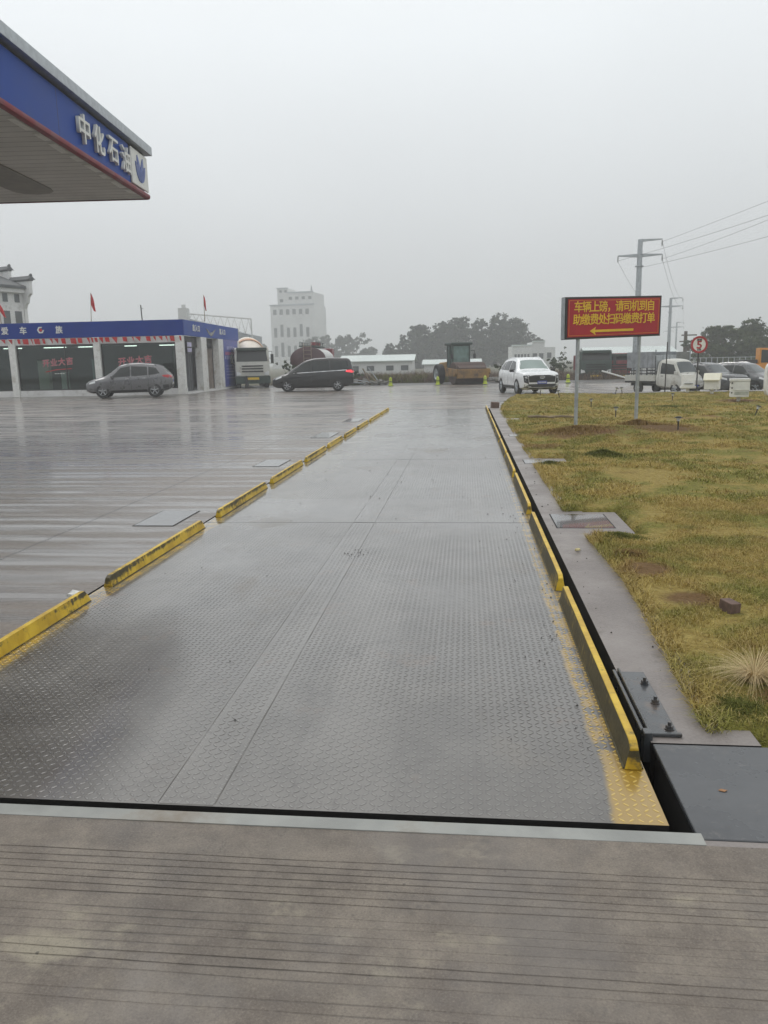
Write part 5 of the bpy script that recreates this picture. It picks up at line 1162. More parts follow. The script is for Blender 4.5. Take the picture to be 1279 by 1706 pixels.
# local +X is towards the drum
mb = MB(); mb.lathe([(.05, -1.12), (.72, -1.12), (.76, -1.08), (.76, 1.08), (.72, 1.12), (.05, 1.12)], (0, 0, 0), 'Y', 36); o = mb.build('drum', M['rust'], rl, smooth=30); o.location = (1.15, 0, .76)
mb = MB()
for sg in (-1, 1): mb.prism([(.1, .55), (1.9, .55), (2.15, .75), (2.1, 1.05), (.2, 1.15)], sg * 1.16, sg * 1.28, 'Y')
mb.rng((1.96, -1.16, .42), (2.12, 1.16, 1.05)); mb.rng((.05, -1.16, .55), (.25, 1.16, 1.12)); mb.build('drum_frame', M['drum_frame'], rl, bevel=.04)
mb = MB(); mb.rng((2.10, -1.0, .98), (1.3, 1.0, 1.10)); mb.prism([(.3, 1.1), (1.2, 1.5), (2.1, 1.12), (2.05, 1.04), (1.2, 1.40), (.3, 1.02)], -1.0, 1.0, 'Y'); mb.build('drum_guard', M['rust'], rl, bevel=.02)
mb = MB(); mb.prism([(-1.2, .8), (.1, .8), (.05, 1.2), (.0, 1.3), (-1.2, 1.3)], -.62, .62, 'Y'); mb.build('cab_base', M['dark_green'], rl, bevel=.03)
mb = MB()
for (x, y) in ((-1.15, -.62), (-1.15, .62), (-.05, -.62), (-.05, .62), (-.6, -.64), (-.6, .64)): mb.cyl((x, y, 1.2), (x, y, 2.72), .05, n=6)
mb.rng((-1.2, -.66, 2.62), (0, .66, 2.70)); mb.rng((-1.2, -.66, 1.22), (0, .66, 1.31))
cbn = mb.build('cab', M['dark_green'], rl)
mb = MB(); mb.rng((-1.12, -.60, 1.32), (-.08, .60, 2.66)); mb.build('pane', M['green_glass'], cbn)
mb = MB(); mb.rng((-1.35, -.78, 2.70), (.15, .78, 2.86)); mb.build('cab_roof', M['dark_green'], rl, bevel=.05)
mb = MB(); mb.prism([(-3.3, .75), (-1.25, .75), (-1.25, 1.55), (-2.6, 1.5), (-3.2, 1.25)], -.72, .72, 'Y'); mb.build('engine_hood', M['machine_yellow'], rl, bevel=.08, seg=3)
for sg in (-1, 1):
    truck_wheel(rl, -2.0, sg * .95, .70, .5, sg)
    mb = MB(); mb.tube([(0, sg * .7, 2.3), (.3, sg * .85, 2.3), (.3, sg * .85, 2.05)], .02, 5); mb.rng((.28, sg * .85 - .08, 1.75), (.34, sg * .85 + .08, 2.08)); mb.build('mirror', M['black_plastic'], rl)
ex = thing('excavator', 'orange yellow excavator with dark cab windows standing at the right frame edge', 'excavator', (21.05, 60.5, -.72), R(-4))
for sg in (-1, 1):
    mb = MB(); mb.prism([(-1.9, .2), (-1.6, .02), (1.6, .02), (1.9, .2), (1.9, .55), (1.6, .75), (-1.6, .75), (-1.9, .55)], sg * 1.1 - .3, sg * 1.1 + .3, 'Y'); mb.build('track', M['black_plastic'], ex)
mb = MB(); mb.cyl((0, 0, .6), (0, 0, .95), .7, n=20); mb.build('slew_ring', M['black_plastic'], ex)
mb = MB(); mb.prism([(-1.35, .95), (1.9, .95), (1.9, 1.55), (-.9, 1.72), (-1.2, 1.65), (-1.35, 1.45)], -1.3, 1.3, 'Y'); mb.build('house', M['exc_orange'], ex, bevel=.08, seg=3)
mb = MB(); mb.prism([(0.1, 1.56), (1.5, 1.56), (1.6, 1.9), (1.25, 2.75), (.1, 2.8)], -1.28, -.2, 'Y'); ecb = mb.build('cab', M['exc_orange'], ex, bevel=.05)
mb = MB(); mb.prism([(.2, 1.75), (1.42, 1.75), (1.46, 1.95), (1.18, 2.62), (.2, 2.66)], -1.30, -.185, 'Y'); mb.build('pane', M['dark_glass'], ecb)
mb = MB(); mb.rng((-.95, -1.2, 1.70), (0.0, 1.2, 1.98)); mb.build('engine_cover', M['black_plastic'], ex, bevel=.05)
mb = MB(); mb.prism([(1.2, 1.2), (2.4, 2.6), (3.6, 2.9), (5.2, 2.2), (5.1, 2.0), (3.6, 2.5), (2.6, 2.2), (1.6, 1.0)], .05, .4, 'Y'); mb.build('boom', M['exc_orange'], ex, bevel=.03)
mb = MB(); mb.prism([(5.0, 2.3), (5.4, 2.2), (4.7, .5), (4.4, .5)], -.30, -.05, 'Y'); mb.prism([(4.7, .7), (4.2, .7), (3.9, .15), (4.6, .05)], -.6, .25, 'Y'); mb.build('arm_and_bucket', M['exc_orange'], ex)

# ================================================================== SIGNS AND LAWN FURNITURE
PL, PR = Vector((2.075, 17.1, 0)), Vector((4.345, 18.44, 0))
ux = (PR - PL).normalized(); un = Vector((ux.y, -ux.x, 0)); Wd = (PR - PL).length
sg_t = thing('notice_board', 'red notice board with yellow Chinese lettering and arrow on two galvanised posts', 'sign', (PL + PR) / 2, math.atan2(ux.y, ux.x))
# local x along the board, local -y faces the camera; slight rise to the right
zb_, zt_ = 2.03, 2.91; hw = Wd / 2
def skew(mb, k=.028): mb.v = [(x, y, z + k * x) for x, y, z in mb.v]; return mb
mb = MB(); mb.rng((-hw, -.02, zb_), (hw, .13, zt_)); bx = skew(mb).build('light_box', M['black_frame'], sg_t, bevel=.008)
mb = MB(); mb.rng((-hw - .012, .0, zb_ + .01), (-hw - .002, .12, zt_ - .01)); skew(mb).build('side_panel', M['galv'], sg_t)
mb = MB(); mb.rng((-hw + .05, -.030, zb_ + .045), (hw - .05, -.022, zt_ - .045)); fc = skew(mb).build('sign_face', M['sign_face'], sg_t)
mb = MB(); a, b, c, d = -hw + .075, hw - .075, zb_ + .07, zt_ - .07
for q in ((a, c, b, c + .012), (a, d - .012, b, d), (a, c + .012, a + .012, d - .012), (b - .012, c + .012, b, d - .012)): mb.rng((q[0], -.034, q[1]), (q[2], -.0305, q[3]))
skew(mb).build('sign_border', simple('border_orange', (.62, .20, .03), .5), fc)
for txt, z, w in (('车辆上磅，请司机到自', 2.685, 2.22), ('助缴费处扫码缴费打单', 2.42, 2.26)):
    text_obj('lettering', txt, .245, M['sign_yellow'], fc, basis((0, -.034, z), (1, 0, .028), (0, 0, 1)), extrude=.003, bold=.0032, width=w)
mb = MB(); mb.prism([(-.68, 2.19), (-.52, 2.275), (-.55, 2.215), (.52, 2.215), (.52, 2.165), (-.55, 2.165), (-.52, 2.105)], -.040, -.031, 'Y'); skew(mb).build('arrow', M['sign_yellow'], fc)
for xx in (-hw + .40, hw - .53):
    mb = MB(); mb.rng((xx - .03, .03, -.1), (xx + .03, .09, zb_ + .03)); mb.build('post', M['galv'], sg_t, bevel=.006)

st = thing('speed_sign', 'round white speed limit sign with red ring and red figure 5', 'road sign', (10.25, 36.2, 0), R(6))
mb = MB(); mb.cyl((0, 0, -.1), (0, 0, 2.0), .03, n=10); mb.build('post', M['black_frame'], st)
mb = MB(); mb.cyl((0, -.035, 2.09), (0, -.045, 2.09), .37, n=40); dsk = mb.build('disc', M['letter_white'], st)
mb = MB(); mb.lathe([(.285, -.058), (.372, -.058), (.372, -.03), (.285, -.046)], (0, 0, 2.09), 'Y', 40, closed=True); mb.build('red_ring', M['red'], dsk)
text_obj('figure', '5', .46, M['red'], dsk, basis((0, -.05, 2.085), (1, 0, 0), (0, 0, 1)), extrude=.004, bold=.012, width=.21)
text_obj('lettering', '限速', .12, M['black_frame'], dsk, basis((0, -.05, 2.285), (1, 0, 0), (0, 0, 1)), extrude=.003, bold=.004, width=.22)
text_obj('lettering', '公里', .10, M['black_frame'], dsk, basis((0, -.05, 1.87), (1, 0, 0), (0, 0, 1)), extrude=.003, bold=.004, width=.18)

def lz(x, y): return float(lawn_z(np.array([x]), np.array([y]))[0])
def lawn_box(label, x, y, rz, kind):
    t = thing('utility_cabinet', label, 'cabinet', (x, y, lz(x, y) - .04), rz, 'white cabinets on short posts in the lawn', {0: .88, 1: .86, 2: .80}[kind])
    mb = MB(); mb.cyl((0, 0, -.12), (0, 0, .26), .075, n=12); mb.build('post', M['white_metal'], t)
    if kind == 0:      # sloping faced box on a tray
        mb = MB(); mb.rng((-.34, -.30, .24), (.34, .30, .36)); mb.build('tray', M['white_metal'], t, bevel=.012)
        mb = MB(); mb.prism([(-.26, .36), (.26, .36), (.26, .92), (-.16, .92)], -.29, .29, 'X'); mb.v = [(x_, y_, z_) for x_, y_, z_ in mb.v]; mb.build('housing', M['white_metal'], t, bevel=.012)
        mb = MB(); mb.rng((-.20, -.31, .45), (.20, -.262, .50)); mb.build('vent', M['grey_alu'], t)
    elif kind == 1:    # box with a flap roof
        mb = MB(); mb.rng((-.33, -.30, .24), (.33, .30, .72)); mb.build('housing', M['white_metal'], t, bevel=.012)
        mb = MB(); mb.prism([(-.42, .66), (-.42, .70), (-.10, 1.0), (.32, 1.0), (.32, .73), (-.29, .73)], -.37, .37, 'X'); mb.build('roof_flap', simple('ivory_sheet', (.74, .72, .58), .5, var=.06), t, bevel=.01)
        mb = MB(); mb.rng((-.345, -.2, .40), (-.332, -.1, .60)); mb.rng((-.345, .02, .34), (-.332, .14, .46)); mb.build('vent', M['black_frame'], t)
    else:
        mb = MB(); mb.rng((-.36, -.30, .24), (.36, .30, .98)); mb.build('housing', M['white_metal'], t, bevel=.012)
        mb = MB(); mb.rng((-.39, -.35, .90), (.39, .32, 1.0)); mb.build('lid', M['white_metal'], t, bevel=.01)
        mb = MB(); mb.rng((-.24, -.33, .52), (.38, -.302, .88)); mb.build('front_flap', M['letter_white'], t, bevel=.006)
        mb = MB(); mb.rng((-.20, -.315, .33), (.34, -.302, .47)); mb.build('grille', simple('sage_panel', (.46, .48, .42), .5), t)
        mb = MB()
        for z in (.82, .62, .42): mb.rng((-.372, -.15, z), (-.362, -.02, z + .05)); mb.rng((-.33, -.312, z - .03), (-.28, -.302, z + .03))
        mb.build('hinge', M['black_frame'], t)
    return t
lawn_box('white cabinet with sloped front on a tray, before the small flatbed lorry', 9.60, 35.2, R(-8), 0)
lawn_box('white cabinet with ivory flap roof, between the flatbed lorry and dark SUV', 10.05, 33.3, R(-24), 1)
lawn_box('squarest largest white cabinet with hinged flap, nearest to the camera', 9.22, 27.6, R(-14), 2)
t = thing('rounded_cabinet', 'white rounded cabinet edge cut off by the right picture edge', 'cabinet', (10.32, 27.4, lz(10.32, 27.4)))
mb = MB(); mb.prism([(.36 * (abs(math.cos(a)) ** .5) * (1 if math.cos(a) > 0 else -1), .75 + .58 * (abs(math.sin(a)) ** .5) * (1 if math.sin(a) > 0 else -1)) for a in [i * math.pi / 16 for i in range(32)]], -.12, .12, 'Y'); mb.build('housing', M['white_metal'], t, bevel=.02)
mb = MB(); mb.cyl((0, 0, 0), (0, 0, .2), .06); mb.build('post', M['white_metal'], t)
# solar stake lights
sk = thing('stake_light', 'x', 'garden light', (0, 0, 0), 0, 'solar stake lights in the lawn')
mb = MB(); mb.cyl((0, 0, 0), (0, 0, .20), .012, .018, 8); mb.build('stake', M['black_plastic'], sk)
mb = MB(); mb.cyl((0, 0, .20), (0, 0, .27), .032, .045, 12); mb.build('lens', M['lamp_glass'], sk)
mb = MB(); mb.cyl((0, 0, .27), (0, 0, .285), .085, .08, 14); mb.cyl((0, 0, .285), (0, 0, .30), .055, .05, 14); mb.build('cap', M['black_plastic'], sk)
stakes = [('stake light in open lawn right of the right sign post, nearest to the camera', 4.35, 16.5, 0), ('stake light standing between the two sign posts, the nearer one', 3.98, 21.3, 0),
          ('stake light standing between the two sign posts, the farther one', 4.03, 25.8, 0), ('short stake light in mid lawn in front of the flatbed lorry', 7.49, 29.4, .05),
          ('tilted stake light at the right frame edge below the square white cabinet', 7.48, 21.1, .35), ('stake light beside the front wheel of the white SUV on the right', 3.74, 32.0, -.2),
          ('stake light in front of the grille of the white SUV', 3.24, 34.9, 0), ('left of two stake lights at the far lawn edge beyond the sign', 6.68, 36.1, .25), ('right of two stake lights at the far lawn edge beyond the sign', 7.0, 36.1, -.15)]
for i, (lb, x, y, tl) in enumerate(stakes):
    o = sk if i == 0 else copy_tree(sk)
    o['label'] = lb; o.location = (x, y, lz(x, y) - .01); o.rotation_euler = (0, tl, 0); s_ = 1.1 if y > 30 else .95; o.scale = (s_, s_, s_)
# lime bollards along the far yard edge
bo = thing('bollard', 'x', 'bollard', (0, 0, 0), 0, 'lime bollards along the far yard edge')
mb = MB(); mb.lathe([(.22, 0), (.22, .06), (.15, .10), (.12, .40), (.13, .46), (.10, .60), (.03, .66)], (0, 0, 0), 'Z', 14); mb.build('post', M['lime'], bo, smooth=35)
mb = MB(); mb.lathe([(.225, -.005), (.235, -.005), (.235, .05), (.225, .05)], (0, 0, 0), 'Z', 14, closed=True); mb.lathe([(.132, .30), (.142, .30), (.142, .36), (.132, .36)], (0, 0, 0), 'Z', 14, closed=True); mb.build('dark_band', M['dark_green'], bo)
for i, (lb, x, y) in enumerate([('lime bollard standing alone between the black people carrier and the roller', -5.15, 52.9), ('lime bollard by the rear wheel of the road roller', -1.95, 53.3), ('lime bollard by the drum of the road roller', 1.25, 53.3),
                                ('lime bollard just right of the white SUV', 5.1, 53.2), ('lime bollard behind the left sign post', 6.75, 53.2)]):
    o = bo if i == 0 else copy_tree(bo); o['label'] = lb; o.location = (x, y, .0); o.scale = (.85, .85, .9)
# barrier pole
t = thing('barrier', 'white boom barrier pole sloping down behind the red notice board', 'barrier', (9.55, 46.3, 0), 0)
mb = MB(); mb.rng((-.15, -.15, 0), (.15, .15, .85)); mb.build('cabinet', M['white_metal'], t, bevel=.03)
mb = MB(); mb.tube([(-1.75, .2, .86), (.1, -.2, .28)], .045, 8); mb.build('arm', M['letter_white'], t)

# ================================================================== UTILITY POLES
def steel_pole(label, x, y, z0, h, s=1.0):
    t = thing('utility_pole', label, 'utility pole', (x, y, z0), R(2))
    mb = MB(); mb.cyl((0, 0, 0), (0, 0, h), .23 * s, .15 * s, 14); mb.cyl((0, 0, h - 1.9), (0, 0, h - 1.82), .26 * s, n=14); mb.cyl((0, 0, h * .6), (0, 0, h * .6 + .06), .26 * s, n=14); mb.build('mast', M['galv'], t, smooth=30)
    for z, x0, x1 in ((h - .08, 0, 1.55), (h - 1.12, -1.55, 1.6)):
        mb = MB(); mb.prism([(x0, z - .10), (x1, z + .03), (x1, z + .09), (x0, z + .10)] if x0 == 0 else [(x0, z - .02), (x0, z + .05), (0, z + .13), (x1, z + .08), (x1, z + .01), (0, z - .13)], -.07 * s, .07 * s, 'Y'); a = mb.build('cross_arm', M['galv'], t)
        for xe in ([x1] if x0 == 0 else [x0, x1]):
            mb = MB()
            for k in range(4): mb.cyl((xe, 0, z - .05 - .09 * k), (xe, 0, z - .10 - .09 * k), .06, n=8)
            mb.cyl((xe, 0, z), (xe, 0, z - .45), .02, n=6); mb.build('insulator', M['pole_conc'], a)
    return t
steel_pole('tallest galvanised utility pole with offset cross arms behind the red notice board', 12.5, 60, -.4, 10.35, 1.15)
steel_pole('second nearest galvanised utility pole behind the flatbed lorry rack', 27.2, 110, -.5, 9.8, 1.15)
steel_pole('thin hazy third utility pole right of the second one', 48.6, 190, -.5, 9.9, 1.0)
steel_pole('faintest smallest utility pole between the second and third ones', 64.5, 262, -.5, 11.2, 1.0)
t = thing('wooden_pole', 'short dark wooden pole with cross arms left of the speed limit sign', 'utility pole', (26.7, 100, -.4))
mb = MB(); mb.cyl((0, 0, 0), (0, 0, 5.0), .26, .20, 8); mb.build('mast', M['bark'], t)
mb = MB(); mb.rng((-.5, -.08, 4.45), (1.3, .08, 4.6)); mb.rng((-.7, -.08, 3.7), (1.5, .08, 3.85)); mb.rng((.2, -.2, 2.6), (.9, .2, 3.4)); mb.build('cross_arm', M['bark'], t)
def wire(label, a, b, sag, r=.009):
    pts = []
    for i in range(25):
        u = i / 24; p = Vector(a).lerp(Vector(b), u); p.z -= sag * 4 * u * (1 - u); pts.append(p)
    o = MB(); o.tube(pts, r, 5); w = o.build('power_line', M['wire']); tag(w, label, 'power line', 'power lines to the tall utility poles')
p1 = {'t': (14.05, 60, 9.75), 'r': (14.1, 60, 8.55), 'l': (10.95, 60, 8.5), 'b': (12.6, 60, 8.0)}
wire('uppermost power line running from the tallest pole to the upper right', p1['t'], (20.5, 22, 10.3), .15)
wire('second power line from the top running to the upper right', p1['r'], (20.5, 22, 10.6), .5)
wire('third power line from the top at the right picture edge', p1['l'], (20, 22, 9.1), .3)
wire('lowest power line at the right picture edge', p1['b'], (20, 22, 8.0), .35)
for (lb, a, b) in (('power line from the top arm of the tallest pole to the second pole', p1['t'], (28.8, 110, 9.1)), ('power line from the right arm of the tallest pole to the second pole', p1['r'], (28.9, 110, 7.9)), ('power line from the left arm of the tallest pole to the second pole', p1['l'], (25.6, 110, 7.9)),
                   ('faint power line between the second and third poles', (28.8, 110, 9.1), (50.1, 190, 9.0))): wire(lb, a, b, 1.0, .010)

# ================================================================== FAR BUILDINGS
def window_row(parent, xs, z0, z1, w, y=-.02, mat='far_window'):
    for x in xs:
        mb = MB(); mb.rng((x - w / 2, y - .05, z0), (x + w / 2, y + .06, z1)); mb.build('window', M[mat], parent)
# tall white works tower
tw = thing('works_tower', 'tall stepped white works tower with small windows far in the haze', 'building', (-75.3, 300, -1.5), R(-6))
mb = MB(); mb.rng((0, 0, 0), (17.6, 16, 25.4)); mb.build('main_block', M['far_white'], tw)
mb = MB(); mb.rng((3.0, .3, 25.4), (17.3, 15, 30.0)); mb.rng((3.0, .35, 30.0), (7.2, 10, 31.7)); mb.build('upper_block', M['far_white'], tw)
mb = MB(); mb.rng((-.25, -.25, 25.2), (17.75, 0.28, 25.75)); mb.rng((6.9, .05, 29.8), (17.5, .28, 30.3)); mb.rng((2.8, .1, 31.5), (7.4, .34, 31.95)); mb.build('cornice', M['shed_grey'], tw)
window_row(tw, [1.8 + 2.6 * k for k in range(6)], 21.9, 23.9, 1.35)
for k in range(6):
    x = 1.8 + 2.6 * k
    mb = MB(); mb.rng((x - .6, -.07, 13.6 if k in (1, 4) else 13.4), (x + .6, .05, 18.2 if k in (1, 4) else 17.0)); mb.build('window', M['far_window'], tw)
    mb = MB(); mb.rng((x - .6, -.07, 6.0), (x + .6, .05, 11.4 if k in (1, 4) else 10.2)); mb.build('window', M['far_window'], tw)
window_row(tw, [8.2 + 2.6 * k for k in range(4)], 27.4, 28.5, 1.3, .30)
window_row(tw, [4.4, 6.4], 30.2, 31.0, 1.0, .33); window_row(tw, [4.6], 26.6, 27.7, 1.3, .30)
mb = MB()
for k in range(7): mb.rng((.35 + 2.6 * k, -.12, 0), (.75 + 2.6 * k, .05, 21.4))
mb.build('pilaster', M['far_white'], tw)
mb = MB(); mb.cyl((16.4, 1.5, 30), (16.4, 1.5, 32.6), .5, .15, 6); mb.build('vent_stack', M['shed_grey'], tw)
# trussed shed behind the car wash
sh = thing('works_shed', 'grey industrial shed with open roof truss behind the car wash', 'building', (-39.5, 110, -.5), R(4))
mb = MB(); mb.prism([(0, 0), (8.6, 0), (8.6, 6.4), (0, 8.8)], 0, 9, 'Y'); mb.build('wall', M['shed_grey'], sh)
mb = MB()
for k in range(9):
    x = k * 1.0; mb.tube([(x, -.1, 8.8 - .28 * x), (x + .5, -.1, 9.5 - .12 * x), (x + 1.0, -.1, 8.8 - .28 * (x + 1))], .07, 5)
mb.tube([(0, -.1, 9.5), (8.9, -.1, 8.6)], .10, 5); mb.tube([(8.9, -.1, 8.6), (8.9, -.1, 3.0)], .10, 5)
mb.tube([(8.6, -.1, 4.2), (11.5, -.1, 3.0)], .12, 5); mb.tube([(8.6, -.1, 3.4), (11.5, -.1, 2.3)], .12, 5)
for k in range(5): mb.tube([(8.8 + k * .55, -.1, 4.1 - k * .23), (9.1 + k * .55, -.1, 3.2 - k * .23)], .07, 5)
mb.build('roof_truss', M['far_white'], sh)
mb = MB(); mb.rng((-1.9, 1, 8.6), (-.6, 2.4, 10.4)); mb.cyl((-1.2, 1.6, 10.4), (-1.2, 1.6, 10.9), .3); mb.build('roof_unit', M['far_white'], sh)
# courtyard style house at the far left
hu = thing('gabled_house', 'white house with dark tiled stepped gables at the far left edge', 'house', (-43.2, 75, 0), R(70))
mb = MB(); mb.rng((-13, .6, 0), (-.32, 9, 9.3)); mb.build('wall', M['white_wall'], hu)
mb = MB(); mb.prism([(-.1, 9.45), (4.6, 11.0), (9.7, 9.45), (9.7, 9.7), (4.6, 11.3), (-.1, 9.7)], -13, -.34, 'X'); mb.build('roof', M['grey_tile'], hu, bevel=.03)
mb = MB(); mb.rng((-13, .15, 9.05), (-.34, .75, 9.44)); mb.build('eave', M['white_wall'], hu)
mb = MB(); mb.prism([(.5, 0), (.5, 7.6), (.3, 8.0), (.1, 8.1), (-.1, 8.7), (-.5, 9.0), (-.5, 10.2), (2.3, 10.2), (2.3, 11.3), (7.2, 11.3), (7.2, 10.2), (9.6, 10.2), (9.6, 8.6), (9.0, 7.6), (9.0, 0)], -.30, .05, 'X')
mb.build('gable_wall', M['white_wall'], hu)
for (y0, y1, z) in ((-.6, 2.3, 10.2), (2.3, 7.2, 11.3), (7.2, 9.8, 10.2)):
    mb = MB(); mb.rng((-.38, y0, z), (.13, y1 - .02, z + .12)); mb.prism([(-.55, z + .121), (.30, z + .121), (-.12, z + .50)], y0 - .15, y1 - .04, 'Y'); mb.box((-.12, y0 - .02, z + .52), (.16, .3, .22), rx=-.5)
    mb.build('tile_coping', M['grey_tile'], hu)
for z0, z1, w in ((8.15, 8.95, .55), (5.7, 7.3, .75)): window_row(hu, [-1.0 - 1.35 * k for k in range(7)], z0, z1, w, .6)
# long low white building behind the debris
def hut(label, x, y, rz, L, D, H, z0, wins, mat='far_white', roof='pale_roof'):
    t = thing('long_building', label, 'building', (x, y, z0), R(rz))
    mb = MB(); mb.rng((0, 0, 0), (L, D, H)); mb.build('wall', M[mat], t)
    mb = MB(); mb.prism([(-.35, H + .004), (D / 2, H + D * .11), (D + .35, H + .004), (D + .35, H + .12), (D / 2, H + D * .11 + .12), (-.35, H + .12)], -.3, L + .3, 'X'); mb.build('roof', M[roof], t)
    window_row(t, wins, H * .42, H * .74, .95, 0); return t
hut('long low white building with four small windows behind the debris heap', -16.2, 100, 1, 9.3, 7, 1.95, -.25, [1.9, 3.9, 6.4, 8.3])
hut('low pale roofed shed left of the road roller', -6.4, 118, 0, 8.4, 6, 1.4, -.3, [])
hut('pale greenish warehouse roof behind the left sign post', 18.2, 120, 0, 13, 12, 2.2, -.4, [], 'pale_roof')
wo = thing('office_block', 'white two storey block with dark square windows behind the white SUV', 'building', (8.6, 150, -.6), R(2))
mb = MB(); mb.rng((0, 0, 0), (3.7, 9, 4.7)); mb.rng((3.7, .1, 0), (6.0, 9, 5.4)); mb.rng((6.0, .2, 0), (8.0, 9, 4.4)); mb.build('wall', M['far_white'], wo)
mb = MB(); mb.rng((-.15, -.15, 4.7), (3.68, .3, 4.95)); mb.rng((3.69, -.1, 5.4), (6.1, .3, 5.6)); mb.build('cornice', M['pale_roof'], wo)
window_row(wo, [.6 + .6 * k for k in range(5)], 2.3, 3.2, .38, 0); window_row(wo, [4.2, 5.4], 2.3, 3.3, .8, .1); window_row(wo, [6.9], 2.4, 3.4, .8, .2)
fn = thing('boundary_wall', 'low grey boundary wall beyond the road behind the lorries', 'wall', (14, 75, -.4), R(1))
mb = MB(); mb.rng((0, 0, 0), (13, .25, 1.25)); mb.build('wall', M['far_white'], fn)
mb = MB()
for k in range(27): mb.rng((.5 * k, .05, 1.25), (.5 * k + .06, .12, 1.85))
mb.rng((0, .06, 1.78), (13.1, .11, 1.84)); mb.build('railing', M['galv'], fn)

# ================================================================== TREES AND BRUSH
def leaves(cl, n, size, seed):
    """leaf sized quads through a set of ellipsoids (cx,cy,cz,rx,ry,rz); denser towards their skins, gathered in clumps"""
    r = np.random.default_rng(seed); V = []; T = []
    vol = np.array([c[3] * c[4] * c[5] for c in cl]) ** (2 / 3); cnt = np.maximum(8, (n * vol / vol.sum()).astype(int))
    P = []; TT = []
    for c, k in zip(cl, cnt):
        m = max(4, k // 26); d = r.normal(size=(m, 3)); d /= np.linalg.norm(d, axis=1)[:, None]; rad = r.uniform(.35, 1.06, m) ** .55
        ctr = d * rad[:, None]; idx = r.integers(0, m, k); p = ctr[idx] + r.normal(size=(k, 3)) * .13
        P.append(p * np.array(c[3:6]) + np.array(c[:3])); tone = np.clip(r.normal(.42, .25, m), 0, 1); TT.append(np.clip(tone[idx] + r.normal(0, .10, k), 0, 1))
    P = np.concatenate(P); TT = np.concatenate(TT); k = len(P)
    a = r.normal(size=(k, 3)); a /= np.linalg.norm(a, axis=1)[:, None]; b = np.cross(a, r.normal(size=(k, 3))); b /= np.linalg.norm(b, axis=1)[:, None]
    s = size * r.uniform(.5, 1.3, k)[:, None]
    v = np.stack([P - a * s, P + b * s * .55, P + a * s, P - b * s * .55], 1).reshape(-1, 3)
    f = np.arange(4 * k).reshape(k, 4); return v, f, np.repeat(TT, 4)
def tree(name, label, x, y, z0, h, w, seed, n, size, mat, group=None, trunk=.3, style='round'):
    rr = random.Random(seed); t = thing(name, label, 'tree', (x, y, z0), 0, group)
    cl = []
    if style == 'round':
        for k in range(18):
            a = rr.uniform(0, 6.28); u = k / 17; rad = w * .5 * rr.uniform(.15, .85) * (1 - .6 * u * u)
            cl.append((rad * math.cos(a), rad * math.sin(a), h * (.20 + .70 * u), w * rr.uniform(.20, .31), w * rr.uniform(.20, .31), h * rr.uniform(.09, .15)))
        cl.append((0, 0, h * .93, w * .16, w * .16, h * .07))
    elif style == 'pine':
        for k in range(9):
            u = k / 8; a = rr.uniform(0, 6.28); rad = w * .28 * (1 - u) * rr.uniform(.4, 1.1)
            cl.append((rad * math.cos(a), rad * math.sin(a), h * (.30 + .66 * u), w * (.36 - .26 * u) * rr.uniform(.8, 1.2), w * (.36 - .26 * u), h * .07))
    else:
        for k in range(14):
            a = rr.uniform(0, 6.28); u = rr.uniform(0, 1); rad = w * .5 * rr.uniform(.2, .85)
            cl.append((rad * math.cos(a), rad * math.sin(a), h * (.12 + .78 * u), w * rr.uniform(.16, .26), w * rr.uniform(.16, .26), h * rr.uniform(.10, .16)))
    v, f, tt = leaves(cl, n, size, seed); raw_mesh('crown', v, f, M[mat], t, tt, 4)
    mb = MB(); mb.tube([(0, 0, -.3), (.03 * w, 0, h * .3), (-.02 * w, .02 * w, h * .6), (0, 0, h * .9)], [trunk, trunk * .75, trunk * .5, trunk * .15], 8)
    for c in cl[:7]: mb.tube([(0, 0, h * .28), (c[0] * .5, c[1] * .5, c[2] * .72), (c[0], c[1], c[2])], [trunk * .45, trunk * .3, trunk * .1], 5)
    mb.build('trunk', M['bark'], t)
# grove on the rise behind the roller
gx = [(-17.8, 183, 7.0, 5.6, 'pine'), (-15.0, 186, 9.0, 6.4, 'pine'), (-11.0, 188, 11.6, 9.4, 'round'), (-6.4, 191, 12.2, 9.0, 'round'), (-1.8, 189, 12.9, 9.2, 'round'), (2.8, 192, 12.2, 9.0, 'round'), (7.0, 190, 13.2, 8.8, 'round'), (11.4, 190, 12.4, 9.2, 'round'), (16.0, 194, 8.6, 8.2, 'round')]
for i, (x, y, h, w, s_) in enumerate(gx):
    tree('tall_tree', ['leftmost small pine of the hazy grove behind the road roller', 'second pine from the left in the hazy grove', 'broad tree right of the two pines in the hazy grove', 'tree above the rear of the road roller in the hazy grove', 'tall tree just left above the roller cab in the hazy grove',
          'tree just right above the roller cab in the hazy grove', 'tallest tree of the hazy grove right of the roller cab', 'tree with sky gaps near the right end of the hazy grove', 'rightmost lower tree of the hazy grove behind the white SUV'][i], x, y, -1.2, h, w, 40 + i, 7000 if h > 9 else 3200, .32, 'leaf_far', 'trees of the hazy grove behind the roller', .35, s_)
for i, (x, y, w) in enumerate([(-15, 196, 10), (-8, 198, 11), (-1, 198, 11), (6, 198, 11), (13, 199, 10)]):
    tree('undergrowth_bush', 'dense low bush filling the foot of the hazy grove, number %s from the left' % ['one', 'two', 'three', 'four', 'five'][i], x, y, -1.5, 8.2, w, 80 + i, 4200, .42, 'leaf_far', 'bushes at the foot of the hazy grove', .2, 'bush')
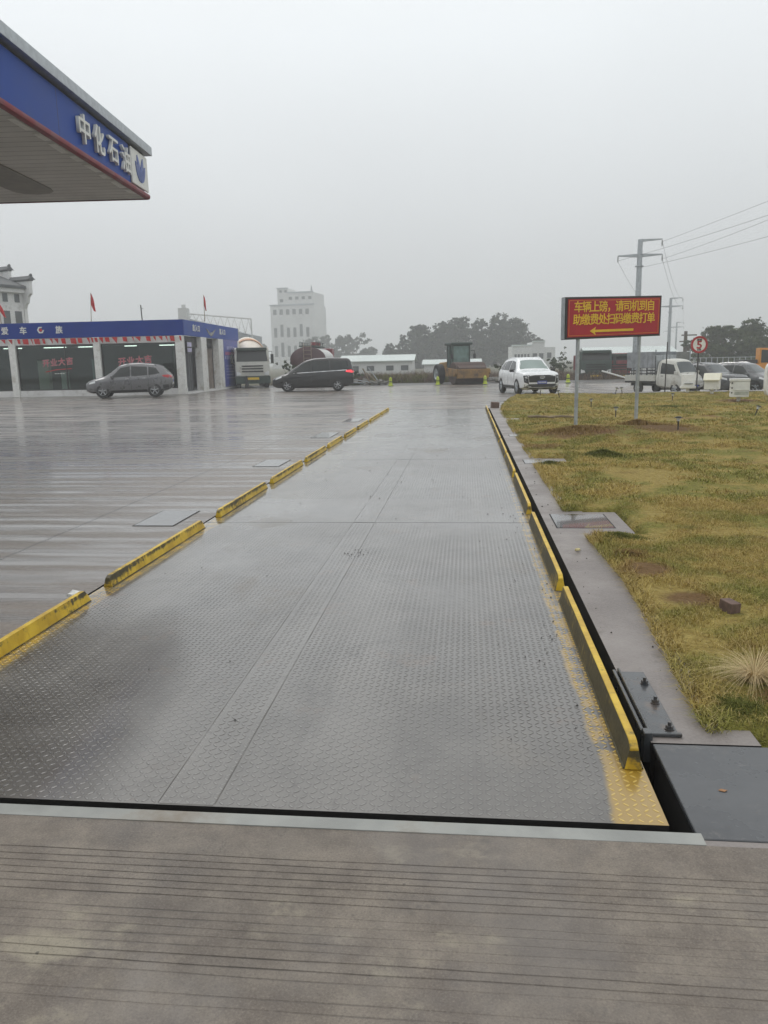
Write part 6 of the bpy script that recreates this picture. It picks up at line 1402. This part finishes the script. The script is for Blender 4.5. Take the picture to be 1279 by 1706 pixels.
# fainter wood right of the tower
for i, (x, y, h, w) in enumerate([(-52, 262, 11.5, 10), (-47, 255, 12, 10), (-42, 250, 11, 9), (-36.5, 250, 12, 9.5), (-31.5, 252, 8.2, 7.5)]):
    tree('hazy_tree', ['faint tree touching the right wall of the white tower', 'faint tree just right of the white tower', 'middle faint tree between the tower and the grove', 'tallest faint tree above the tail of the people carrier', 'last faint tree sloping down to the low white building'][i], x, y, -1.2, h, w, 60 + i, 5000, .40, 'leaf_far', 'faint trees right of the white tower', .35, 'bush')
for i, (x, y, h, w) in enumerate([(-84, 300, 12, 12), (-92, 300, 13, 13)]):
    tree('hazy_tree', ['faint round tree against the left wall of the white tower', 'faint round tree right of the trussed shed'][i], x, y, -1.2, h, w, 70 + i, 1500, .5, 'leaf_far', 'faint trees left of the white tower', .35, 'bush')
# clearer trees at the right
for i, (x, y, h, w) in enumerate([(27.6, 94, 4.4, 5.0), (30.4, 97, 5.7, 5.2), (33.6, 98, 6.2, 4.6), (32.4, 92, 3.9, 4.4), (36.5, 100, 4.2, 5), (28.6, 91, 3.0, 4.0)]):
    tree('bushy_tree', ['leftmost green tree behind the speed limit sign', 'big green tree right of the speed limit sign', 'tallest loose green tree at the right above the excavator', 'light green bush tree in front of the tall trees at right', 'green tree at the right frame edge behind the excavator', 'low dark green bush behind the dark SUV'][i],
         x, y, -.5, h, w, 90 + i, 8000, .16, 'leaf_near', 'green trees at the right', .16, 'bush' if i != 2 else 'round')
for i, (x, y, h, w, m) in enumerate([(-9.6, 57.3, 2.4, 1.0, 'leaf_shrub'), (-8.4, 57.0, 1.3, 1.6, 'leaf_shrub'), (5.0, 66, 1.9, 2.0, 'leaf_shrub'), (2.9, 64, 1.7, 1.6, 'leaf_shrub'), (7.4, 70, 2.1, 2.6, 'leaf_shrub'), (-13.4, 58.5, 2.2, 1.8, 'leaf_shrub'), (9.4, 78, 2.9, 2.2, 'leaf_shrub')]):
    tree('shrub', ['tall thin leafy shrub behind the tail of the black people carrier', 'low leafy shrub beside the debris heap', 'dark shrub behind the right mirror of the white SUV', 'grey shrub left of the white SUV roof', 'round shrub between the white SUV and the left sign post', 'shrub between the mixer lorry and the people carrier', 'slim shrub above the dark fronted lorry'][i],
         x, y, -.35, h, w, 110 + i, 900, .10, m, None, .04, 'bush')
# reddish weeds along the far edge of the yard
def weed_bed(n, spans):
    X = []; Y = []; Hh = []
    for (x0, x1, y0, y1, h, k) in spans:
        X.append(rng.uniform(x0, x1, k)); Y.append(rng.uniform(y0, y1, k)); Hh.append(h * rng.uniform(.3, 1.1, k))
    X = np.concatenate(X); Y = np.concatenate(Y); Hh = np.concatenate(Hh); Hh *= 1 + .5 * sines(X, Y, 55, .9)
    return blades(X, Y, np.full(len(X), -.1), Hh, rng.uniform(.02, .05, len(X)), .7, rng.uniform(0, 1, len(X)))
v, f, tt = weed_bed(0, [(-9.5, 0, 60.2, 67, 1.05, 5200), (1.5, 12, 60.2, 68, 1.05, 5200), (-16, -8, 60.2, 66, .8, 1800), (-6, -1, 60.1, 62, .7, 1500)])
tag(raw_mesh('weeds', v, f, M['weed'], tint=tt), kind='stuff')
v, f, tt = weed_bed(0, [(-7.4, -3.2, 60.1, 63, .95, 1600), (-2.4, -1.4, 60.1, 61, .8, 500)])
tag(raw_mesh('green_weeds', v, f, M['green_blade'], tint=tt), kind='stuff')
# heap of planks and slabs
dh = thing('debris_heap', 'heap of broken slabs and planks behind the tail of the people carrier', 'debris heap', (-7.6, 56.2, 0))
bm_ = MB(); rr = random.Random(5)
for k in range(16): bm_.box((rr.uniform(-1.6, 1.7), rr.uniform(-.3, 1.2), rr.uniform(.08, .30)), (rr.uniform(.4, 1.0), rr.uniform(.3, .6), rr.uniform(.06, .2)), rz=rr.uniform(0, 3), rx=rr.uniform(-.3, .3), ry=rr.uniform(-.4, .4))
bm_.build('slabs', simple('broken_concrete', (.26, .25, .23), .85, var=.4, scale=2), dh)
for (x, z, L, ry, rz_) in ((1.0, .60, 1.6, .95, .2), (-.2, .36, 2.2, .18, .1), (-.6, .22, 1.9, .08, -.2), (.4, .62, 1.3, 1.1, .4), (.9, .42, 1.4, .75, .0)):
    mb = MB(); mb.box((0, 0, 0), (L, .16, .06)); p_ = mb.build('plank', M['galv'] if L > 1.5 else M['wood'], dh); p_.location = (x, .0 + .1 * z, z); p_.rotation_euler = (0, ry, rz_)
rp_ = thing('rubble', 'low pile of pale rubble right of the road roller drum', 'rubble', (2.6, 57.5, 0))
mb = MB()
for k in range(22): mb.box((rr.gauss(0, .7), rr.gauss(0, .4), rr.uniform(.02, .30)), (rr.uniform(.2, .6), rr.uniform(.2, .4), rr.uniform(.1, .25)), rz=rr.uniform(0, 3), rx=rr.uniform(-.4, .4))
mb.build('stones', bpy.data.materials['broken_concrete'], rp_)

# ================================================================== HAZE
HZ = G('haze_air'); HZ.t.nodes.remove(HZ.b)
pv = HZ.n('ShaderNodeVolumePrincipled'); pv.inputs['Color'].default_value = (.93, .955, .97, 1); pv.inputs['Density'].default_value = .0022; pv.inputs['Anisotropy'].default_value = 0.2
HZ.t.links.new(pv.outputs[0], HZ.out.inputs['Volume'])
mb = MB(); mb.rng((-1450, -90, -3.0), (1450, 1450, 36)); hz = mb.build('haze', HZ.mat); tag(hz, kind='stuff')
